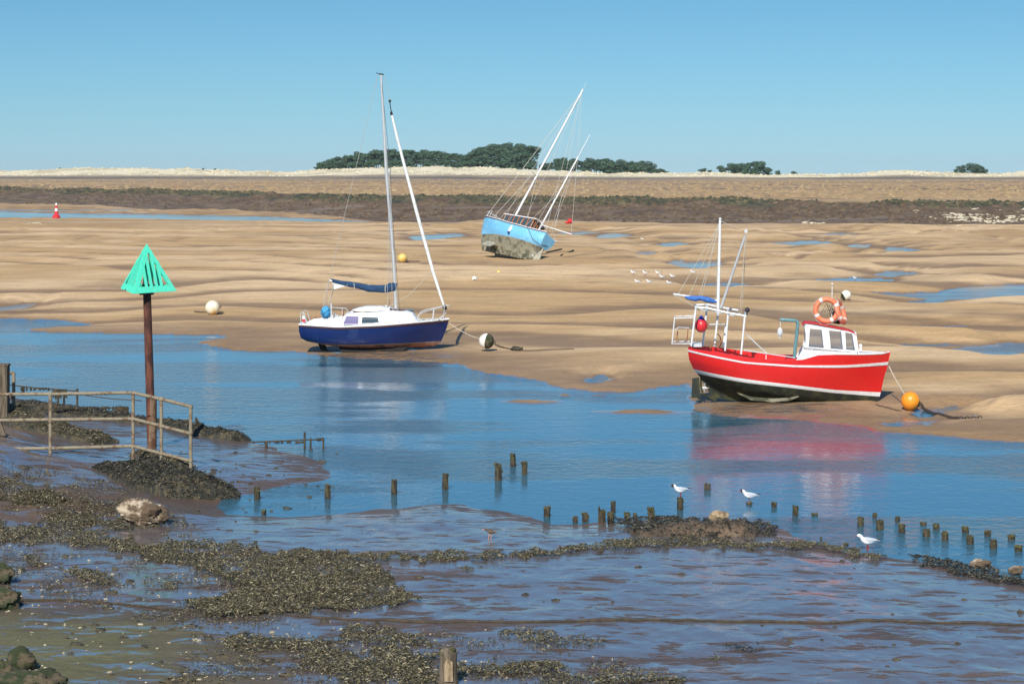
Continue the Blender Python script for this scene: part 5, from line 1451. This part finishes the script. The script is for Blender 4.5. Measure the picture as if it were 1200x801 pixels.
# ------------------------------------------------------------------ buoys
def buoy(px, pyc, rpx, mat, label, cap=None, cmat='rockmoss', lift=0.0, group='mooring buoys on the sand', Yfix=None, capdir=(1,0,-.2)):
    c0 = hit(px, pyc+rpx*.95) if Yfix is None else at(px, pyc+rpx*.95, Yfix)
    Y0 = c0.y; r = rpx*Y0/F
    root = empty('mooring_buoy', (c0.x, c0.y, c0.z), (0,0,0), label, 'buoy', group)
    b = MB(); b.sphere((0,0,r*.97+lift), r, 28, 20); b.build('float', M[mat], root)
    d = Vector(capdir).normalized()
    q = d.to_track_quat('Z', 'Y')
    if cap:
        b = MB()
        rr = []
        for j in range(9):
            th = cap*j/8
            rr.append([Vector((0,0,r*.97+lift)) + q @ Vector((math.sin(th)*math.cos(a)*r*1.015, math.sin(th)*math.sin(a)*r*1.015, math.cos(th)*r*1.015)) for a in [2*math.pi*k/24 for k in range(24)]])
        b.grid(rr, closed=True); b.build('weed_growth', M[cmat], root)
    b = MB(); c = Vector((0,0,r*.97+lift)) + d*r; b.torus(c + d*.04, .05, .014, (0,1,0), 12, 6); b.tube([c-d*.02, c+d*.03], .04, 8); b.build('shackle', M['chain'], root)
    return root, Vector((c0.x, c0.y, c0.z+r*.97+lift)), r
M['cream'] = paint('cream_buoy', (.80,.74,.55), (.78,.45,.10), .45, 2.2, (.50,.66))
M['palebuoy'] = paint('white_buoy', (.80,.78,.68), (.5,.48,.36), .5, 3, (.5,.7))
b1, c1, r1 = buoy(249,360.5,8.5,'cream','cream and orange buoy on the sand right of the beacon', capdir=(1,.2,.1))
b2, c2, r2_ = buoy(471.5,302.5,5.6,'yellow','orange-yellow buoy on the sand behind the blue yacht’s mast', capdir=(1,.2,-.4))
b3, c3, r3_ = buoy(556,326.5,3,'palebuoy','tiny white buoy on the open sand between the yacht and the ketch', capdir=(0,-1,-.5))
b4, c4, r4_ = buoy(584.5,319.5,2.6,'yellow','tiny yellow buoy on the sand below the leaning ketch', capdir=(1,0,-.5))
b5, c5, r5 = buoy(570,403,9,'palebuoy','cream buoy half covered in green weed, tethered off the yacht’s bow', cap=1.45, lift=.12, capdir=(1,-.35,-.15))
b6, c6, r6 = buoy(1067,470.5,11,'orange','big bright orange buoy off the red boat’s bow', cap=.5, cmat='rockdark', lift=.02, capdir=(1,-.3,-.45))
b7, c7, r7 = buoy(991.5,346,6,'palebuoy','pale buoy with green weed beyond the red boat’s wheelhouse', cap=.9, capdir=(-1,-.2,-.5))
b8, c8, r8 = buoy(668,261,3,'redplastic','red float lying beyond the ketch’s stern', capdir=(-1,0,0), group=None)
b = MB(); b.sphere((-.42,0,.16), .17, 10, 8, sq=(1.8,.8,.8)); b.build('float_tail', M['redplastic'], b8)

def line(a, c, sag, r, mat, name, label, cat, n=14):
    b = MB(); o0 = Vector(a); pts = []
    for i in range(n+1):
        t = i/n; p = Vector(a).lerp(Vector(c), t) - o0; p.z -= sag*4*t*(1-t); pts.append(p)
    b.tube(pts, r, 6); o = b.build(name, M[mat], loc=o0); tag(o, label, cat); return o
line(at(526,378,94.3), c5 + Vector((-r5*.9,0,.1)), .08, .016, 'rope', 'mooring_rope', 'pale mooring rope from the yacht’s bow down to its buoy', 'rope')
line(rbM @ rbP(1040,428), c6 + Vector((-r6*.6,0,r6*.7)), .04, .018, 'rope', 'mooring_rope', 'pale mooring rope from the red boat’s bow to the orange buoy', 'rope')
def chain_on(pts, name, label, r=.022, start=None):
    P = [hit(*p) for p in pts]; D = [0]
    for a, c in zip(P, P[1:]): D.append(D[-1]+(c-a).length)
    n = max(6, int(D[-1]/.09)); t = np.linspace(0, D[-1], n)
    xs = np.interp(t, D, [p.x for p in P]); ys = np.interp(t, D, [p.y for p in P]) + (vn(t*1.1, t*0, 3)-.5)*.25
    zs = np.maximum(height(xs, ys), 0) + r
    if start is not None:
        k = int(n*start[1])
        for i in range(k): zs[i] = max(zs[i], start[0]*(1-i/k)**1.3 + zs[k]*(i/k))
    b = MB(); o0 = Vector((xs[0], ys[0], zs[0]))
    for i in range(n-1):
        a = Vector((xs[i], ys[i], zs[i]))-o0; c = Vector((xs[i+1], ys[i+1], zs[i+1]))-o0; m_ = (a+c)/2; d = (c-a); L = d.length
        if L < 1e-5: continue
        d.normalize(); nrm = Vector((0,0,1)) if i % 2 else d.cross(Vector((0,0,1))).normalized()
        q = nrm.cross(d)
        pts_ = [m_ + d*math.cos(w_)*L*.68 + q*math.sin(w_)*r*1.5 for w_ in [2*math.pi*k/8 for k in range(8)]]
        b.tube(pts_, r*.6, 5, closed=True)
    o = b.build(name, M['chain'], loc=o0); tag(o, label, 'chain'); return o
chain_on([(580,406),(600,409.5),(606,411),(640,410.5),(672,409)], 'ground_chain', 'dark chain running right from the half-weedy buoy over the sand', .020, (.35,.35))
chain_on([(1079,478),(1096,486),(1125,491),(1150,490)], 'ground_chain', 'dark chain snaking right from the orange buoy', .03, (.2,.12))
chain_on([(1026,474),(1040,478),(1056,482)], 'ground_chain', 'thin chain from the red boat’s forefoot to the orange buoy', .016)
chain_on([(228,366),(240,366.5),(262,366.5)], 'ground_chain', 'short dark chain under the cream and orange buoy', .035)
chain_on([(476,306.5),(492,306.5)], 'ground_chain', 'short chain beside the orange-yellow buoy', .03)
rock(605,410.5,.12,'rockdark','dark knot of weed on the chain right of the half-weedy buoy','lump of weed',(2.2,1,.8),31,.1)
b = MB(); p0 = hit(22,262.5)
for k in range(5): b.tube([(k*.5,0,.1+.03*k),(k*.5+.6,.2,.12+.05*k),(k*.5+1.1,0,.1)], .06, 5)
o = b.build('driftwood', M['chalk'], loc=p0); tag(o, 'pale scrap of driftwood on the far sand at left', 'driftwood')
for (xa, ya_, xb, yb_, lb) in [(640,296.5,658,292.5,'dark bar added as a mast shadow on the sand just right of the ketch’s stern'),(657,300,672,294,'longer dark bar added as a mast shadow on the sand right of the ketch')]:
    a = hit(xa, ya_); c = hit(xb, yb_); b = MB(); b.tube([(0,0,.06), (c-a)+Vector((0,0,.06))], .07, 6); o = b.build('shadow_bar', M['stake'], loc=a); tag(o, lb, 'shadow_bar')  # dark bars added where the masts' cast shadows lie on the sand

# red and white channel marker
def marker():
    c = hit(66, 256.3); s = F/c.y
    root = empty('channel_marker', c, (0,0,0), 'small red and white conical channel marker far off at left', 'channel marker')
    b = MB(); b.tube([(0,0,0),(0,0,.35),(0,0,.55)], [4.6/s,4.3/s,2.5/s], 14); b.build('base', M['redplastic'], root)
    b = MB(); b.tube([(0,0,.55),(0,0,1.05)], [2.5/s,1.9/s], 12); b.build('lower_band', M['redplastic'], root)
    b = MB(); b.tube([(0,0,1.05),(0,0,1.5)], [1.9/s,1.5/s], 12); b.build('white_band', M['white'], root)
    b = MB(); b.tube([(0,0,1.5),(0,0,1.95)], [1.5/s,1.2/s], 12); b.build('upper_band', M['redplastic'], root)
    b = MB(); b.tube([(0,0,1.95),(0,0,2.3)], [1.3/s,.9/s], 10); b.build('lantern', M['white'], root)
marker()

# ------------------------------------------------------------------ birds
def gull(loc, L, yaw, label, group, hooded=True, legs=.10, detail=True):
    """body axis along -x (beak) ; L = length in metres"""
    k = L/.40
    root = empty('gull', loc, (0,0,yaw), label, 'gull', group)
    z0 = legs
    ax = [(-.165,.145,.012),(-.155,.150,.024),(-.135,.150,.031),(-.112,.142,.030),(-.095,.120,.030),(-.075,.092,.042),(-.04,.070,.056),(.0,.062,.060),(.05,.062,.050),(.10,.066,.032),(.15,.070,.018),(.20,.072,.008)]
    b = MB(); b.tube([(x*k, 0, (z)*k+z0) for x, z, r in ax], [r*k for x, z, r in ax], 14)
    b.build('body', M['gullw'], root)
    for sg in (-1, 1):
        b = MB(); rr = []
        for x, zt, zb, y in [(-.075,.105,.085,.030),(-.04,.120,.070,.050),(.02,.118,.058,.056),(.08,.108,.066,.046),(.14,.094,.074,.028),(.185,.086,.078,.014)]:
            rr.append([Vector((x*k, sg*(y-.020)*k, zt*k+z0)), Vector((x*k, sg*(y+.004)*k, (zt*.55+zb*.45)*k+z0)), Vector((x*k, sg*(y+.006)*k, zb*k+z0)), Vector((x*k, sg*(y-.016)*k, (zb+.004)*k+z0))])
        b.grid(rr, closed=True); b.build('wing', M['gullg'], root)
        b = MB(); b.tube([(.15*k, sg*.018*k, .088*k+z0),(.19*k, sg*.012*k, .086*k+z0),(.235*k, sg*.006*k, .088*k+z0)], [.012*k,.009*k,.003*k], 6); b.build('wing_tip', M['gullb'], root)
    b = MB(); b.tube([(-.166*k,0,.146*k+z0),(-.205*k,0,.140*k+z0)], [.007*k,.002*k], 6); b.build('beak', M['legr'], root)
    if hooded:
        b = MB(); b.sphere((-.146*k,0,.151*k+z0), .034*k, 12, 8, sq=(.95,1.02,.95)); b.build('hood', M['gullb'], root)
    else:
        b = MB()
        for sg in (-1,1): b.sphere((-.145*k,sg*.027*k,.157*k+z0), .006*k, 6, 5)
        b.build('eye', M['gullb'], root)
    for sg in (-1, 1):
        b = MB(); b.tube([(.005*k,sg*.018*k,.02*k+z0),(.008*k,sg*.018*k,.0+z0*.55),(0,sg*.018*k,.004)], [.010*k,.006*k,.006*k], 6); b.tube([(-.02*k,sg*.018*k,.003),(.008*k,sg*.018*k,.003)], .006*k, 5); b.build('leg', M['legr'], root)
    return root
ps = hit(797,598); gull(Vector((ps.x, ps.y, ps.z + 14.5*ps.y/F)), .47, .15, 'white dark-headed gull standing on the stake, leftmost of the three near gulls', 'gulls by the spit')
ps = hit(878,592); gull(Vector((ps.x, ps.y, ps.z + .045)), .47, -.15, 'white dark-headed gull on the awash stub, middle of the three near gulls', 'gulls by the spit')
ps = hit(1016.5,645); gull(ps, .52, .1, 'all-white gull on the wrack ridge at right, head raised', 'gulls by the spit', hooded=False)
flock = [(742,322,0,'leftmost bird of the back row in the far flock of gulls'),(756,322.5,0,'second bird of the back row in the far flock of gulls'),(771,322.5,0,'third bird of the back row in the far flock of gulls'),(775.5,327,0,'stray bird just below the third of the back row in the far flock'),(788,324,1,'rightmost, largest-looking bird of the far flock’s back row'),
 (747,333,1,'leftmost bird of the front row in the far flock of gulls'),(760.5,333,0,'middle bird of the front row in the far flock of gulls'),(784,334.5,0,'rightmost bird of the front row in the far flock of gulls'),(812,321.5,1,'gull on the far sand behind the red boat’s mast stays'),(753,280.5,0,'lone gull far off on the sand right of the ketch'),(1002,329,0,'small gull at the thin pool beyond the life rings')]
for i, (x, y, hd, lb) in enumerate(flock):
    gull(hit(x, y), .50, rnd.uniform(-.5,.5), lb, 'distant gulls on the sand', hooded=False)
def wader():
    c = hit(574, 631)
    root = empty('wading_bird', c, (0,0,0), 'brown wading bird with orange legs walking on the wet mud', 'bird')
    b = MB(); ax = [(-.10,.195,.010),(-.085,.20,.020),(-.065,.197,.021),(-.05,.18,.017),(-.03,.165,.030),(.01,.15,.042),(.06,.14,.032),(.10,.135,.016),(.13,.135,.006)]
    b.tube([(x*1.15,0,z) for x, z, r in ax], [r*1.1 for x, z, r in ax], 12); b.build('body', M['wader'], root)
    b = MB(); b.tube([(-.11,0,.197),(-.165,0,.185)], [.007,.003], 6); b.build('beak', M['orange'], root)
    for x in (-.02,.03):
        b = MB(); b.tube([(.01,x*.5,.125),(x,x*.5,.06),(x-.01,x*.5,0)], .006, 6); b.build('leg', M['orange'], root)
wader()

# ------------------------------------------------------------------ the air between here and the dunes
hm = bpy.data.materials.new('haze_air'); hm.use_nodes = True; hn = hm.node_tree; hn.nodes.clear()
hv = hn.nodes.new('ShaderNodeVolumePrincipled'); ho = hn.nodes.new('ShaderNodeOutputMaterial')
hv.inputs['Color'].default_value = (.80, .88, 1.0, 1); hv.inputs['Density'].default_value = .00004; hv.inputs['Anisotropy'].default_value = 0
hn.links.new(hv.outputs[0], ho.inputs['Volume'])
b = MB(); b.box((0, 2500, 3), (6800, 5200, 54)); o = b.build('haze', hm, smooth=False); tag(o, kind='stuff')

# ------------------------------------------------------------------ tussocks of the far marsh and dunes
def tussocks(name, n, fr, hmin, hmax, wmin, wmax, cols, label, keep=None):
    px = rs.uniform(-60, 1260, n); X, Y = fr(px, n)
    if keep is not None:
        k = keep(X, Y); X, Y, px = X[k], Y[k], px[k]
    n = len(X); Z = height(X, Y)
    h = rs.uniform(hmin, hmax, n); w_ = rs.uniform(wmin, wmax, n); a0 = rs.uniform(0, 6.28, n)
    V = np.zeros((n, 6, 3))
    for k in range(5):
        a = a0 + k*2*np.pi/5; q = rs.uniform(.7, 1.3, n)
        V[:,k,0] = X + np.cos(a)*w_*q; V[:,k,1] = Y + np.sin(a)*w_*q; V[:,k,2] = Z - .1
    V[:,5,0] = X + rs.normal(0,.15,n)*w_; V[:,5,1] = Y + rs.normal(0,.15,n)*w_; V[:,5,2] = Z + h
    b0 = np.arange(n)*6
    t = np.concatenate([np.stack([b0+k, b0+(k+1)%5, b0+5], 1) for k in range(5)], 0)
    me = bpy.data.meshes.new(name); vs = V.reshape(-1,3)
    me.vertices.add(len(vs)); me.vertices.foreach_set('co', vs.astype(np.float32).ravel())
    me.loops.add(t.size); me.loops.foreach_set('vertex_index', t.ravel().astype(np.int32))
    me.polygons.add(len(t)); me.polygons.foreach_set('loop_start', np.arange(0, t.size, 3, dtype=np.int32)); me.update()
    m, nt, bs = newmat(name+'_blades')
    r_ = N(nt, 'ShaderNodeNewGeometry').outputs['Random Per Island']
    c = mixc(nt, ramp(nt, r_, 0, .5), cols[0], cols[1]); c = mixc(nt, ramp(nt, r_, .55, 1), c, cols[2])
    nt.links.new(c, bs.inputs['Base Color']); bs.inputs['Roughness'].default_value = .9
    me.materials.append(m)
    o = bpy.data.objects.new(name, me); COL.objects.link(o); tag(o, label, kind='stuff'); return o
def bank_xy(px, n, lo=.05, hi=1.15, p=1.0):
    ye = H*F/(np.interp(px, E_PX, E_Y)-YH); yl = 5.4*F/(np.interp(px, L_PX, L_Y)-YH)
    Y = ye + (yl-ye)*(lo+(hi-lo)*rs.uniform(0,1,n)**p); return (px-600)*Y/F, Y
tussocks('marsh_scrub', 5200, lambda px, n: bank_xy(px, n, .08, 1.0, .7), .10, .38, .3, .9, ((.08,.050,.028), (.125,.082,.045), (.17,.118,.066)), 'low brown marsh scrub and mud lumps on the far creek bank', lambda X, Y: fbm(X/20, Y/16, 301, 3) > .44)
tussocks('sea_purslane', 4200, lambda px, n: bank_xy(px, n, .80, 1.10), .15, .50, .4, 1.1, ((.035,.04,.02), (.075,.075,.035), (.15,.125,.06)), 'dark green and brown scrub along the lip of the far marsh', lambda X, Y: fbm(X/26, Y/20, 302, 3) > .40)
tussocks('marsh_grass', 7000, lambda px, n: (lambda Y: ((px-600)*Y/F, Y))(5.4*F/rs.uniform(11.5, 33, n)), .12, .55, .5, 1.8, ((.40,.27,.13), (.34,.225,.115), (.45,.32,.165)), 'tan winter grass of the flat marsh', lambda X, Y: Y > masks(X, Y)[2]*1.04)
tussocks('marram_grass', 5000, lambda px, n: (lambda Y: ((px-600)*Y/F, Y))(rs.uniform(1405, 1560, n)), .2, .9, .5, 1.9, ((.66,.57,.37), (.78,.68,.45), (.45,.40,.24)), 'pale marram grass over the dunes', lambda X, Y: fbm(X/24, Y/16, 303, 3) > .46)
